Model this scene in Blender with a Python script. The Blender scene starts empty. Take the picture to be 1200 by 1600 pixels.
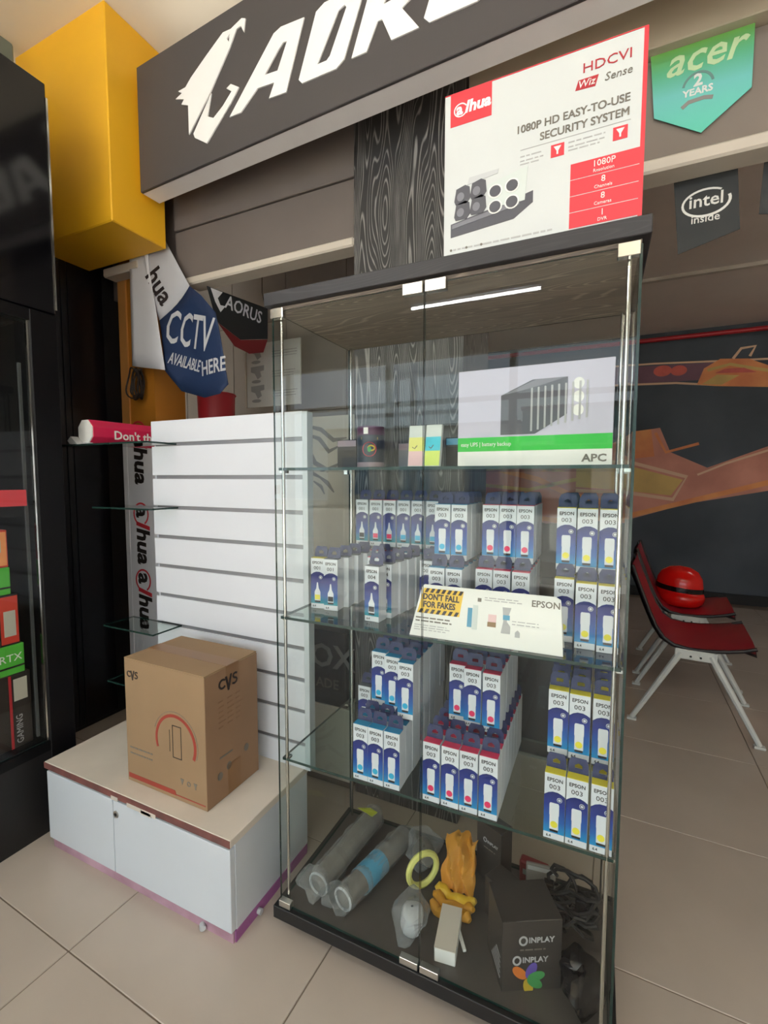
import bpy, bmesh, math, random
from mathutils import Vector, Matrix, geometry
PI = math.pi
rnd = random.Random(7)
scene = bpy.context.scene
COL = scene.collection
# ------------------------------------------------------------------ camera
cam_d = bpy.data.cameras.new('camera'); cam = bpy.data.objects.new('camera', cam_d); COL.objects.link(cam)
YAW, PITCH, ROLL = -0.4352, -0.0712, 0.0021
fw = Vector((math.sin(YAW)*math.cos(PITCH), math.cos(YAW)*math.cos(PITCH), math.sin(PITCH)))
rt0 = Vector((math.cos(YAW), -math.sin(YAW), 0)); up0 = rt0.cross(fw)
rt = math.cos(ROLL)*rt0 + math.sin(ROLL)*up0; up = -math.sin(ROLL)*rt0 + math.cos(ROLL)*up0
m3 = Matrix((rt, up, -fw)).transposed()
cam.matrix_world = Matrix.Translation((0.7457, -0.9454, 1.2232)) @ m3.to_4x4()
cam_d.sensor_fit = 'VERTICAL'; cam_d.sensor_height = 32.0; cam_d.lens = 725.94/1600*32.0
cam_d.clip_start = 0.02
scene.camera = cam
# ------------------------------------------------------------------ world, daylight, exposure
w = bpy.data.worlds.new('world'); scene.world = w; w.use_nodes = True
wn = w.node_tree.nodes; wl = w.node_tree.links
bg = wn['Background']
bg.inputs[0].default_value = (0.80, 0.91, 1.0, 1); bg.inputs[1].default_value = 3.6
pd = bpy.data.lights.new('storefront_portal', 'AREA'); pd.shape = 'RECTANGLE'; pd.size = 6.6; pd.size_y = 2.5
po = bpy.data.objects.new('storefront_portal', pd); COL.objects.link(po)
po.location = (0.9, -3.9, 1.27); po.rotation_euler = (PI/2, 0, 0)
pd.cycles.is_portal = True
sd = bpy.data.lights.new('sun', 'SUN'); sd.energy = 24.0; sd.angle = math.radians(1.0); sd.color = (1.0, .985, .97)
so = bpy.data.objects.new('sun', sd); COL.objects.link(so); so.rotation_euler = (math.radians(27), math.radians(6), 0)
scene.view_settings.view_transform = 'Standard'; scene.view_settings.look = 'None'
scene.view_settings.exposure = 0.08; scene.view_settings.gamma = 1.0
scene.view_settings.use_curve_mapping = False
scene.cycles.transparent_max_bounces = 40; scene.cycles.max_bounces = 12
scene.cycles.diffuse_bounces = 6; scene.cycles.glossy_bounces = 5

# ------------------------------------------------------------------ materials
def lin(c):
    if isinstance(c, str):
        c = c.lstrip('#'); c = [int(c[i:i+2], 16)/255 for i in (0, 2, 4)]
    return tuple((x/12.92 if x <= .04045 else ((x+.055)/1.055)**2.4) for x in c)+(1.0,)
MATS = {}
def mat(name, col, rough=.5, metal=0, noise=0.0, nscale=8.0, bump=0.0, bscale=60.0, spec=.5, col2=None):
    if name in MATS: return MATS[name]
    m = bpy.data.materials.new(name); m.use_nodes = True; nt = m.node_tree; b = nt.nodes['Principled BSDF']
    c = lin(col); b.inputs['Base Color'].default_value = c
    b.inputs['Roughness'].default_value = rough; b.inputs['Metallic'].default_value = metal
    b.inputs['Specular IOR Level'].default_value = spec
    tc = nt.nodes.new('ShaderNodeTexCoord')
    if noise or col2:
        n = nt.nodes.new('ShaderNodeTexNoise'); n.inputs['Scale'].default_value = nscale; n.inputs['Detail'].default_value = 6
        nt.links.new(tc.outputs['Object'], n.inputs['Vector'])
        r = nt.nodes.new('ShaderNodeValToRGB')
        c2 = lin(col2) if col2 else tuple(x*(1-noise) for x in c[:3])+(1,)
        r.color_ramp.elements[0].color = c2; r.color_ramp.elements[0].position = .35
        r.color_ramp.elements[1].color = c; r.color_ramp.elements[1].position = .62
        nt.links.new(n.outputs['Fac'], r.inputs['Fac']); nt.links.new(r.outputs['Color'], b.inputs['Base Color'])
    if bump:
        n2 = nt.nodes.new('ShaderNodeTexNoise'); n2.inputs['Scale'].default_value = bscale; n2.inputs['Detail'].default_value = 4
        nt.links.new(tc.outputs['Object'], n2.inputs['Vector'])
        bp = nt.nodes.new('ShaderNodeBump'); bp.inputs['Strength'].default_value = bump; bp.inputs['Distance'].default_value = .004
        nt.links.new(n2.outputs['Fac'], bp.inputs['Height']); nt.links.new(bp.outputs['Normal'], b.inputs['Normal'])
    MATS[name] = m; return m
def grad_mat(name, stops, axis, lo, hi, rough=.45):
    """flat print whose colour runs along one object axis"""
    m = bpy.data.materials.new(name); m.use_nodes = True; nt = m.node_tree; b = nt.nodes['Principled BSDF']
    tc = nt.nodes.new('ShaderNodeTexCoord'); sp = nt.nodes.new('ShaderNodeSeparateXYZ'); mr = nt.nodes.new('ShaderNodeMapRange')
    nt.links.new(tc.outputs['Object'], sp.inputs[0]); nt.links.new(sp.outputs[axis], mr.inputs[0])
    mr.inputs[1].default_value = lo; mr.inputs[2].default_value = hi
    r = nt.nodes.new('ShaderNodeValToRGB')
    while len(r.color_ramp.elements) < len(stops): r.color_ramp.elements.new(.5)
    for e, (p, c) in zip(r.color_ramp.elements, stops): e.position = p; e.color = lin(c)
    nt.links.new(mr.outputs[0], r.inputs['Fac']); nt.links.new(r.outputs['Color'], b.inputs['Base Color'])
    b.inputs['Roughness'].default_value = rough
    MATS[name] = m; return m
def glass_mat(name, tint, refl=1.0, rough=0.0):
    """clear sheet: transmitted tint plus Fresnel mirror on the outer faces"""
    m = bpy.data.materials.new(name); m.use_nodes = True; nt = m.node_tree; nt.nodes.remove(nt.nodes['Principled BSDF'])
    out = nt.nodes['Material Output']
    tr = nt.nodes.new('ShaderNodeBsdfTransparent'); tr.inputs[0].default_value = tint+(1,)
    gl = nt.nodes.new('ShaderNodeBsdfGlossy'); gl.inputs['Roughness'].default_value = rough
    fr = nt.nodes.new('ShaderNodeFresnel'); fr.inputs[0].default_value = 1.5
    ge = nt.nodes.new('ShaderNodeNewGeometry')
    inv = nt.nodes.new('ShaderNodeMath'); inv.operation = 'MULTIPLY_ADD'; inv.inputs[1].default_value = -refl; inv.inputs[2].default_value = refl
    nt.links.new(ge.outputs['Backfacing'], inv.inputs[0])
    mu = nt.nodes.new('ShaderNodeMath'); mu.operation = 'MULTIPLY'; mu.use_clamp = True
    nt.links.new(fr.outputs[0], mu.inputs[0]); nt.links.new(inv.outputs[0], mu.inputs[1])
    mx = nt.nodes.new('ShaderNodeMixShader')
    nt.links.new(mu.outputs[0], mx.inputs[0]); nt.links.new(tr.outputs[0], mx.inputs[1]); nt.links.new(gl.outputs[0], mx.inputs[2])
    nt.links.new(mx.outputs[0], out.inputs[0])
    MATS[name] = m; return m
def film_mat(name):
    m = bpy.data.materials.new(name); m.use_nodes = True; nt = m.node_tree; b = nt.nodes['Principled BSDF']; out = nt.nodes['Material Output']
    b.inputs['Base Color'].default_value = (.45, .47, .48, 1); b.inputs['Roughness'].default_value = .12
    tc = nt.nodes.new('ShaderNodeTexCoord'); n2 = nt.nodes.new('ShaderNodeTexVoronoi'); n2.inputs['Scale'].default_value = 45.0
    nt.links.new(tc.outputs['Object'], n2.inputs['Vector']); bp = nt.nodes.new('ShaderNodeBump'); bp.inputs['Strength'].default_value = 1.0; bp.inputs['Distance'].default_value = .006
    nt.links.new(n2.outputs['Distance'], bp.inputs['Height']); nt.links.new(bp.outputs['Normal'], b.inputs['Normal']); b.inputs['Specular IOR Level'].default_value = 1.0
    tr = nt.nodes.new('ShaderNodeBsdfTransparent'); mx = nt.nodes.new('ShaderNodeMixShader'); lw = nt.nodes.new('ShaderNodeLayerWeight'); lw.inputs[0].default_value = .35
    ma = nt.nodes.new('ShaderNodeMath'); ma.operation = 'MULTIPLY_ADD'; ma.inputs[1].default_value = .45; ma.inputs[2].default_value = .16; ma.use_clamp = True
    nt.links.new(lw.outputs['Facing'], ma.inputs[0]); nt.links.new(ma.outputs[0], mx.inputs[0]); nt.links.new(tr.outputs[0], mx.inputs[1]); nt.links.new(b.outputs[0], mx.inputs[2]); nt.links.new(mx.outputs[0], out.inputs[0])
    MATS[name] = m; return m
def wood_mat(name, dark, light, along):
    """black board with pale embossed grain lines; along = axis index the grain follows"""
    m = bpy.data.materials.new(name); m.use_nodes = True; nt = m.node_tree; b = nt.nodes['Principled BSDF']
    tc = nt.nodes.new('ShaderNodeTexCoord'); mp = nt.nodes.new('ShaderNodeMapping')
    sc = [9.0, 9.0, 9.0]; sc[along] = 0.9
    mp.inputs['Scale'].default_value = sc
    nt.links.new(tc.outputs['Object'], mp.inputs['Vector'])
    n = nt.nodes.new('ShaderNodeTexNoise'); n.inputs['Scale'].default_value = 1.1; n.inputs['Detail'].default_value = 1.0
    nt.links.new(mp.outputs[0], n.inputs['Vector'])
    mul = nt.nodes.new('ShaderNodeMath'); mul.operation = 'MULTIPLY'; mul.inputs[1].default_value = 46.0
    nt.links.new(n.outputs['Fac'], mul.inputs[0])
    frc = nt.nodes.new('ShaderNodeMath'); frc.operation = 'PINGPONG'; frc.inputs[1].default_value = 0.5
    nt.links.new(mul.outputs[0], frc.inputs[0])
    n2 = nt.nodes.new('ShaderNodeTexNoise'); n2.inputs['Scale'].default_value = 9.0
    nt.links.new(mp.outputs[0], n2.inputs['Vector'])
    ad = nt.nodes.new('ShaderNodeMath'); ad.operation = 'MULTIPLY_ADD'; ad.inputs[1].default_value = .35
    nt.links.new(n2.outputs['Fac'], ad.inputs[0]); nt.links.new(frc.outputs[0], ad.inputs[2])
    r = nt.nodes.new('ShaderNodeValToRGB')
    r.color_ramp.elements[0].position = .50; r.color_ramp.elements[0].color = lin(dark)
    r.color_ramp.elements[1].position = .66; r.color_ramp.elements[1].color = lin(light)
    nt.links.new(ad.outputs[0], r.inputs['Fac']); nt.links.new(r.outputs['Color'], b.inputs['Base Color'])
    b.inputs['Roughness'].default_value = .5
    MATS[name] = m; return m

mat('tile', '#b2a79d', .22, noise=.07, nscale=3.0, spec=.45); mat('soffit_back', '#e2d6cd', .75, noise=.06, nscale=2.5); mat('grout', '#6e6257', .8)
mat('ceiling', '#f3ead9', .9, noise=.04, nscale=2); mat('soffit', '#6b625e', .75, noise=.10, nscale=2.5)
mat('soffit_light', '#b0a492', .7, noise=.06, nscale=2); mat('lip', '#c9c0b4', .55, noise=.08, nscale=6)
mat('yellow', '#f4b822', .5, noise=.05, nscale=3); mat('orange_paint', '#bd7a26', .55, noise=.10, nscale=4)
mat('tan_strip', '#c98d4c', .5)
mat('black_gloss', '#0a090d', .10, noise=.2, nscale=2); mat('black_wall', '#0b0a10', .28, noise=.3, nscale=2)
mat('black_matte', '#151415', .55, noise=.15); mat('black_frame', '#0a090c', .5, noise=.1, spec=.2)
mat('charcoal', '#4a4648', .5, noise=.04, nscale=3); mat('sign_grey', '#f2f0f3', .45, noise=.04)
mat('white_acryl', '#f3f3f4', .35); mat('white_lam', '#c6ccd3', .38, noise=.03, nscale=5)
mat('white_panel', '#d5d8e1', .45, noise=.03, nscale=4); mat('white_worn', '#cfc6bb', .55, noise=.09, nscale=6)
mat('slot', '#8d8d93', .4, metal=.4); mat('brown_edge', '#7c4a44', .6, col2='#5a3a38', nscale=14)
mat('pink_trim', '#b895a6', .6, col2='#96707f', nscale=7); mat('magenta_trim', '#9c5c94', .6, noise=.1)
mat('chrome', '#d6d6d2', .14, metal=1.0, noise=.03); mat('alu', '#c8c8c6', .28, metal=1.0, noise=.04)
mat('card_brown', '#93785a', .8, noise=.07, nscale=7); mat('card_side', '#8f7056', .8, noise=.07, nscale=7)
mat('tape', '#83603f', .35, noise=.05); mat('print_black', '#241a18', .6); mat('print_grey', '#6d675f', .6)
mat('print_red', '#94372a', .6); mat('print_lightgrey', '#a9a9ab', .6)
mat('paper_white', '#e0e0dd', .55, noise=.02); mat('box_red', '#d5333f', .5, noise=.03); mat('deep_red', '#a8202c', .5)
mat('pinkred', '#c81f4d', .42, noise=.06); mat('clear_dull', '#b9bcc0', .3)
mat('navy', '#0d1a50', .42, noise=.08, nscale=40); mat('ink_white', '#ccd1d8', .5, noise=.02); mat('ink_blank', '#b9bec8', .5)
mat('ink_cyan', '#2aa5cf', .5); mat('ink_magenta', '#d42a5c', .5); mat('ink_yellow', '#d9cf3a', .5); mat('ink_black', '#2a2a30', .5)
mat('flap_cyan', '#1b7fae', .5); mat('flap_magenta', '#c02a52', .5); mat('flap_yellow', '#cdbf2e', .5); mat('flap_black', '#6a7078', .5)
mat('chair_red', '#8e1826', .38, noise=.06); mat('chair_edge', '#1b1416', .5); mat('chair_leg', '#c9ccca', .35, noise=.05)
mat('helmet_red', '#d2140f', .12); mat('visor', '#160b0a', .1)
mat('mural_dark', '#4c535d', .6, col2='#373f49', nscale=1.2); mat('mural_body', '#e09680', .55, col2='#c17a68', nscale=2.2)
mat('mural_orange', '#f0a060', .55, col2='#de8350', nscale=4); mat('mural_yellow', '#dcb668', .55, col2='#c4a05c', nscale=3)
mat('mural_pale', '#e6bd9c', .55); mat('mural_red', '#e0685a', .55, noise=.2); mat('mural_purple', '#7d5566', .55, noise=.1)
mat('pipe_red', '#b01c28', .35); mat('wall_grey', '#a39c98', .6, noise=.05); mat('wall_plain', '#cfc7bc', .7, noise=.05)
mat('board_beige', '#d8d4c6', .6, noise=.03); mat('claw_grey', '#8a8784', .6)
mat('flag_white', '#e2e3ea', .7, noise=.03); mat('flag_grey', '#b9bac0', .7, noise=.04); mat('flag_blue', '#122b52', .7, noise=.10, nscale=5)
mat('flag_black', '#26292b', .6, noise=.08); mat('cord', '#2b211c', .6); mat('cord_tan', '#5d4b3a', .6)
mat('green_box', '#4fb03a', .45, noise=.05); mat('red_box', '#c93c2c', .45, noise=.05); mat('dark_box', '#2b2422', .45, noise=.08)
mat('label_grey', '#b9b4a8', .5); mat('ups_grey', '#b9b6c8', .45); mat('ups_green', '#22b534', .45); mat('ups_dark', '#4d4d55', .5); mat('ups_mid', '#75757e', .5)
mat('hazard', '#e0b62c', .45); mat('cloth_yellow', '#d1952a', .6, noise=.12, nscale=20); mat('cloth_orange', '#c88a2a', .6)
mat('tube_dark', '#6b665c', .5, noise=.15); mat('tube_blue', '#4d93b5', .45, noise=.08); mat('lime', '#b5bb3a', .5)
mat('dark_red', '#7a1d22', .5); mat('petal_orange', '#c9702c', .5); mat('petal_purple', '#5b4a9a', .5); mat('petal_green', '#3b8a4c', .5)
mat('petal_yellow', '#b49a2c', .5); mat('tin_dark', '#2c3440', .35); mat('tin_band', '#8b7b84', .4); mat('tin_purple', '#4a2446', .4)
mat('note_yellow', '#d6d67c', .5); mat('note_pink', '#dcb9bc', .5); mat('note_blue', '#46bcd0', .5); mat('note_lime', '#c9dc6a', .5); mat('note_grey', '#c3cbc9', .5)
mat('pavement', '#b9b3a6', .8, noise=.1); mat('facade', '#d6d2c8', .8, noise=.06); mat('facade_blue', '#5c7f9a', .4); mat('olive', '#6d7060', .5, noise=.1)
mat('glass_edge', '#1d3530', .2); mat('teal_lid', '#6d8f8a', .4); mat('acer_text', '#c3dcae', .5); mat('kit_white', '#c6cacb', .5, noise=.02); mat('soffit_mid', '#82776f', .75, noise=.08, nscale=2.5); mat('base_grey', '#4b4744', .4, noise=.08); mat('box_black', '#37322f', .5, noise=.1); mat('rail_grey', '#4c4e50', .4)
grad_mat('ink_panel', [(0, '#0a88bd'), (.3, '#0f56a2'), (.7, '#11297f'), (1, '#111f66')], 2, .012, .10)
grad_mat('ink_panel_green', [(0, '#0b8790'), (.3, '#0f4c94'), (.7, '#132775'), (1, '#161d60')], 2, .012, .10)
grad_mat('acer_print', [(0, '#63c9b4'), (.45, '#72c4c0'), (.75, '#5fb487'), (1, '#6fae52')], 2, -.22, 0)
glass_mat('glass', (.965, .98, .972), .78); glass_mat('shelf_glass', (.86, .92, .90), 1.5); film_mat('plastic_film')
wood_mat('wood_v', '#2a292a', '#858381', 2); wood_mat('wood_h', '#262427', '#302d30', 0)
wood_mat('wood_under', '#6e6259', '#968879', 0)

# ------------------------------------------------------------------ mesh helpers
class MB:
    def __init__(s): s.v = []; s.f = []; s.mi = []
    def add(s, vs, fs, mi=0):
        o = len(s.v); s.v += [tuple(p) for p in vs]
        for f in fs: s.f.append([i+o for i in f]); s.mi.append(mi)
        return s
    def box(s, x0, x1, y0, y1, z0, z1, mi=0, M=None):
        vs = [Vector((x, y, z)) for z in (z0, z1) for y in (y0, y1) for x in (x0, x1)]
        if M: vs = [M @ p for p in vs]
        return s.add(vs, [(0, 2, 3, 1), (4, 5, 7, 6), (0, 1, 5, 4), (2, 6, 7, 3), (0, 4, 6, 2), (1, 3, 7, 5)], mi)
    def cyl(s, p0, p1, r0, r1=None, n=12, mi=0, cap=True):
        return s.tube([p0, p1], [r0, r0 if r1 is None else r1], n, mi, cap)
    def tube(s, pts, r, n=8, mi=0, cap=True, closed=False):
        pts = [Vector(p) for p in pts]; k = len(pts)
        rs = r if isinstance(r, (list, tuple)) else [r]*k
        vs = []; prev = None
        for i, p in enumerate(pts):
            if closed: d = pts[(i+1) % k]-pts[i-1]
            else: d = pts[min(i+1, k-1)]-pts[max(i-1, 0)]
            d.normalize()
            if prev is None:
                a = Vector((0, 0, 1)) if abs(d.z) < .9 else Vector((1, 0, 0))
                u = d.cross(a).normalized()
            else:
                u = (prev-d*prev.dot(d)).normalized()
            prev = u; q = d.cross(u)
            for j in range(n):
                t = 2*PI*j/n; vs.append(p+(u*math.cos(t)+q*math.sin(t))*rs[i])
        fs = []
        for i in range(k if closed else k-1):
            for j in range(n):
                a = i*n+j; b = i*n+(j+1) % n; c = ((i+1) % k)*n+(j+1) % n; e = ((i+1) % k)*n+j
                fs.append((a, b, c, e))
        if cap and not closed:
            fs.append(tuple(range(n))[::-1]); fs.append(tuple((k-1)*n+j for j in range(n)))
        return s.add(vs, fs, mi)
    def lathe(s, prof, n=24, mi=0, M=None):
        vs = []
        for r, z in prof:
            for j in range(n):
                t = 2*PI*j/n; vs.append(Vector((r*math.cos(t), r*math.sin(t), z)))
        if M: vs = [M @ p for p in vs]
        fs = [(i*n+j, i*n+(j+1) % n, (i+1)*n+(j+1) % n, (i+1)*n+j) for i in range(len(prof)-1) for j in range(n)]
        return s.add(vs, fs, mi)
    def prism(s, loops, d0, d1, plane='xz', mi=0):
        """loops: outer polygon then holes, 2-D; extruded from d0 to d1 along the plane's normal axis"""
        if loops and not isinstance(loops[0][0], (tuple, list)): loops = [loops]
        def P(a, b, d):
            return {'xz': (a, d, b), 'xy': (a, b, d), 'yz': (d, a, b)}[plane]
        tri = geometry.tessellate_polygon([[Vector((a, b, 0)) for a, b in l] for l in loops])
        flat = [q for l in loops for q in l]; n = len(flat)
        vs = [P(a, b, d0) for a, b in flat]+[P(a, b, d1) for a, b in flat]
        fs = [tuple(t) for t in tri]+[tuple(i+n for i in t)[::-1] for t in tri]
        o = 0
        for l in loops:
            k = len(l)
            for i in range(k): fs.append((o+i, o+(i+1) % k, n+o+(i+1) % k, n+o+i))
            o += k
        return s.add(vs, fs, mi)
    def mesh(s, name, mats, smooth=False, bevel=0, fix=True):
        me = bpy.data.meshes.new(name); me.from_pydata(s.v, [], s.f)
        for i, p in enumerate(me.polygons): p.material_index = s.mi[i]
        bm = bmesh.new(); bm.from_mesh(me)
        if fix: bmesh.ops.recalc_face_normals(bm, faces=bm.faces)
        if bevel:
            bmesh.ops.bevel(bm, geom=[e for e in bm.edges if len(e.link_faces) == 2 and e.calc_face_angle(0) > .6], offset=bevel, segments=1, affect='EDGES', clamp_overlap=True)
        bm.to_mesh(me); bm.free()
        for m in (mats if isinstance(mats, (list, tuple)) else [mats]): me.materials.append(MATS[m])
        if smooth:
            for p in me.polygons: p.use_smooth = True
            me.set_sharp_from_angle(angle=math.radians(38))
        return me
    def build(s, name, mats, parent=None, loc=(0, 0, 0), rot=(0, 0, 0), **k):
        return link(name, s.mesh(name, mats, **k), parent, loc, rot)
def link(name, me, parent=None, loc=(0, 0, 0), rot=(0, 0, 0)):
    o = bpy.data.objects.new(name, me); COL.objects.link(o); o.location = loc; o.rotation_euler = rot
    if parent: o.parent = parent
    return o
def tag(o, label, cat, group=None):
    o['label'] = label; o['category'] = cat
    if group: o['group'] = group
    return o
def thing(name, label, cat, loc=(0, 0, 0), rot=(0, 0, 0), group=None):
    if not isinstance(rot, tuple): rot = (0, 0, rot)
    return tag(link(name, None, None, loc, rot), label, cat, group)
def struct(o): o['kind'] = 'structure'; return o
def bx(name, m, x0, x1, y0, y1, z0, z1, parent=None, bevel=0, **k):
    return MB().box(x0, x1, y0, y1, z0, z1).build(name, m, parent, bevel=bevel, **k)
def flat(name, m, loops, y, parent, t=.0007, plane='xz', sgn=-1):
    return MB().prism(loops, y, y+sgn*t, plane).build(name, m, parent)
def rect(x0, x1, z0, z1): return [(x0, z0), (x1, z0), (x1, z1), (x0, z1)]
def ell(cx, cz, rx, rz, n=24, a0=0, a1=2*PI, close=True):
    k = n if close else n+1
    return [(cx+rx*math.cos(a0+(a1-a0)*i/n), cz+rz*math.sin(a0+(a1-a0)*i/n)) for i in range(k)]
def arc(cx, cz, rx, rz, w0, a0, a1, n=20, w1=None):
    w1 = w0 if w1 is None else w1; out = []; inn = []
    for i in range(n+1):
        t = a0+(a1-a0)*i/n; ww = w0+(w1-w0)*i/n
        out.append((cx+(rx+ww/2)*math.cos(t), cz+(rz+ww/2)*math.sin(t))); inn.append((cx+(rx-ww/2)*math.cos(t), cz+(rz-ww/2)*math.sin(t)))
    return out+inn[::-1]
def ribbon(pts, wd):
    """2-D polyline of half-widths into a polygon"""
    l = []; r = []; k = len(pts)
    ws = wd if isinstance(wd, (list, tuple)) else [wd]*k
    for i, p in enumerate(pts):
        a = Vector(pts[max(i-1, 0)]); b = Vector(pts[min(i+1, k-1)]); d = (b-a).normalized(); n = Vector((-d.y, d.x))*ws[i]
        l.append(tuple(Vector(p)+n)); r.append(tuple(Vector(p)-n))
    return l+r[::-1]
TXT = {}
def text_mesh(s, size, bold=0.0, shear=0.0, spacing=1.0, align='LEFT', sx=1.0, res=2, thick=.0004):
    key = (s, size, bold, shear, spacing, align, sx, res, thick)
    if key in TXT: return TXT[key]
    c = bpy.data.curves.new('lettering', 'FONT'); c.body = s; c.size = size; c.offset = bold*size; c.shear = shear
    c.space_character = spacing; c.align_x = align; c.resolution_u = res; c.extrude = thick; c.space_line = .85
    o = bpy.data.objects.new('lettering', c); COL.objects.link(o)
    dg = bpy.context.evaluated_depsgraph_get(); me = bpy.data.meshes.new_from_object(o.evaluated_get(dg))
    bpy.data.objects.remove(o); bpy.data.curves.remove(c)
    if sx != 1: me.transform(Matrix.Diagonal((sx, 1, 1, 1)))
    TXT[key] = me; return me
def text(s, m, size, loc, parent, rot=(PI/2, 0, 0), name='lettering', double=0, **k):
    me = text_mesh(s, size, **k).copy(); me.materials.clear(); me.materials.append(MATS[m])
    if double:   # heavier strokes: the same outlines set twice, a hair apart
        bm = bmesh.new(); bm.from_mesh(me); m2 = me.copy(); m2.transform(Matrix.Translation((double, 0, .0001))); bm.from_mesh(m2); bm.to_mesh(me); bm.free(); bpy.data.meshes.remove(m2)
    return link(name, me, parent, loc, rot)
def lines(name, m, x0, x1, zs, y, parent, h=.0025, jit=.25):
    """rows of fine print too small to read"""
    b = MB()
    for z in zs:
        x = x0
        end = x1-(x1-x0)*jit*rnd.random()
        while x < end-.002:
            l = min(rnd.uniform(.006, .018), end-x); b.box(x, x+l, y-.0006, y, z, z+h); x += l+.003
    return b.build(name, m, parent)
def pane(name, x0, x1, y0, y1, z0, z1, parent, m='glass'):
    """sheet with polished green edges"""
    b = MB(); dims = (x1-x0, y1-y0, z1-z0); ax = dims.index(min(dims))
    b.box(x0, x1, y0, y1, z0, z1)
    for i, f in enumerate(b.f):
        n = {0: 2, 1: 2, 2: 1, 3: 1, 4: 0, 5: 0}[i]; b.mi[i] = 0 if n == ax else 1
    return b.build(name, [m, 'glass_edge'], parent)
def dup(root, loc=None, rotz=None, label=None):
    r = root.copy(); COL.objects.link(r)
    if loc: r.location = loc
    if rotz is not None: r.rotation_euler = (0, 0, rotz)
    if label: r['label'] = label
    for ch in root.children:
        c = ch.copy(); COL.objects.link(c); c.parent = r
        for g in ch.children:
            e = g.copy(); COL.objects.link(e); e.parent = c
    return r
def wob(x, y, z):
    return (math.sin(x*2.1+1.7*math.sin(y*1.9+z*.7))+math.sin(y*2.7+1.3*math.sin(z*2.3+x*.9))+math.sin(z*2.4+1.5*math.sin(x*1.6+y*1.1)))/2.2
def crumple(b, amp, seed=0, sc=18):
    for i, p in enumerate(b.v):
        x, y, z = (c*sc+seed*1.37 for c in p)
        b.v[i] = (p[0]+amp*.6*wob(x, y, z), p[1]+amp*.6*wob(y+5.1, z+2.2, x), p[2]+amp*.6*wob(z+9.3, x+4.7, y+1.9))
    return b

# ------------------------------------------------------------------ structure
floor = struct(bx('floor', 'grout', -3.3, 3.6, -4.0, 4.75, -.1, -.0025))
tm = MB().box(-.2985, .2985, -.2985, .2985, -.012, 0).mesh('tile', 'tile', bevel=.0015)
TR = -0.0347; TX, TY = -.4669, -.2726
for i in range(-5, 8):
    for j in range(-6, 9):
        lx = (i+.5)*.6; ly = (j+.5)*.6
        x = TX+lx*math.cos(TR)-ly*math.sin(TR); y = TY+lx*math.sin(TR)+ly*math.cos(TR)
        if -3.0 < x < 3.3 and -3.7 < y < 4.45:
            link('tile', tm, floor, (x, y, 0), (0, 0, TR))
ceil = struct(bx('ceiling', 'ceiling', -3.3, 3.6, -4.1, .72, 3.0, 3.1))
ceil2 = struct(bx('ceiling_back', 'soffit_back', -3.3, 3.6, .70, 4.75, 2.7, 2.8))
bx('ceiling_strip', 'lip', -3.2, 3.5, 3.08, 3.12, 2.675, 2.70, ceil2)
bx('ceiling_seam', 'lip', -.62, -.60, .7, 3.0, 2.69, 2.70, ceil2)
# stepped fascia beam over the display
fas = struct(link('fascia_beam', None))
bx('core', 'soffit', -1.47, 3.5, .64, .70, 2.10, 3.0, fas)
bx('upper_panel', 'soffit_light', .33, 3.5, .575, .64, 2.385, 3.0, fas, bevel=.003)
bx('upper_panel', 'soffit', -1.0, -.092, .60, .64, 2.312, 3.0, fas, bevel=.003)
bx('lower_panel', 'soffit_mid', .33, 3.5, .615, .64, 2.10, 2.381, fas, bevel=.003)
bx('lower_panel', 'soffit', -1.0, -.092, .606, .64, 2.10, 2.308, fas, bevel=.003)
bx('bottom_lip', 'lip', -.93, -.092, .588, .67, 2.065, 2.098, fas, bevel=.006)
bx('bottom_lip', 'lip', .33, 3.5, .585, .67, 2.068, 2.105, fas, bevel=.006)
# walls
struct(bx('wall_right', 'wall_plain', 3.5, 3.6, -4.0, 4.75, 0, 3.0))
struct(bx('wall_left', 'wall_plain', -3.3, -3.2, -4.0, 4.75, 0, 3.0))
wp = struct(bx('wall_side_black', 'black_matte', -1.62, -1.51, .05, .82, 0, 2.9))
for y0, y1 in ((.055, .40), (.403, .43), (.433, .60)): bx('panel', 'black_wall', -1.51, -1.50, y0, y1, .02, 2.7, wp, bevel=.001)
# tiled partition far behind the slat stand
wb = struct(bx('wall_partition', 'grout', -3.2, -.30, 1.62, 1.70, 0, 2.7))
pm = MB().box(-.224, .224, -.008, 0, -.299, .299).mesh('panel', 'wall_grey', bevel=.002)
for i in range(6):
    for k in range(5): link('panel', pm, wb, (-2.96+.226+i*.452, 1.62, .305+k*.602-.15 if k else .305))
# mural wall
wm = struct(bx('wall_mural', 'mural_dark', -3.2, 3.5, 4.6, 4.7, 0, 2.75))
def mur(name, m, pts, y=4.598): return flat(name, m, pts, y, wm, t=.002)
mur('mural_shape', 'mural_body', [(-.6, 1.45), (.35, 1.32), (1.05, 1.72), (1.28, 1.75), (1.38, 1.50), (1.70, 1.34), (2.6, 1.72), (2.6, 1.30), (2.2, 1.12), (1.55, .98), (1.03, .80), (.2, .72), (-.6, .95)])
mur('mural_shape', 'mural_orange', [(1.02, 1.72), (1.20, 1.74), (1.24, 1.46), (1.06, 1.44)], 4.5955)
mur('mural_shape', 'mural_yellow', [(.5, 1.38), (1.03, 1.36), (1.50, 1.22), (1.40, 1.06), (1.02, 1.10), (.5, 1.14)], 4.5955)
mur('mural_line', 'mural_pale', ribbon([(.5, 1.42), (1.03, 1.40), (1.53, 1.25), (1.42, 1.02), (1.02, 1.08), (.5, 1.10)], .018), 4.593)
mur('mural_line', 'mural_orange', ribbon([(-.5, .86), (.3, .76), (1.03, .84), (1.55, 1.0), (2.2, 1.20), (2.6, 1.33)], .025), 4.593)
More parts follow.
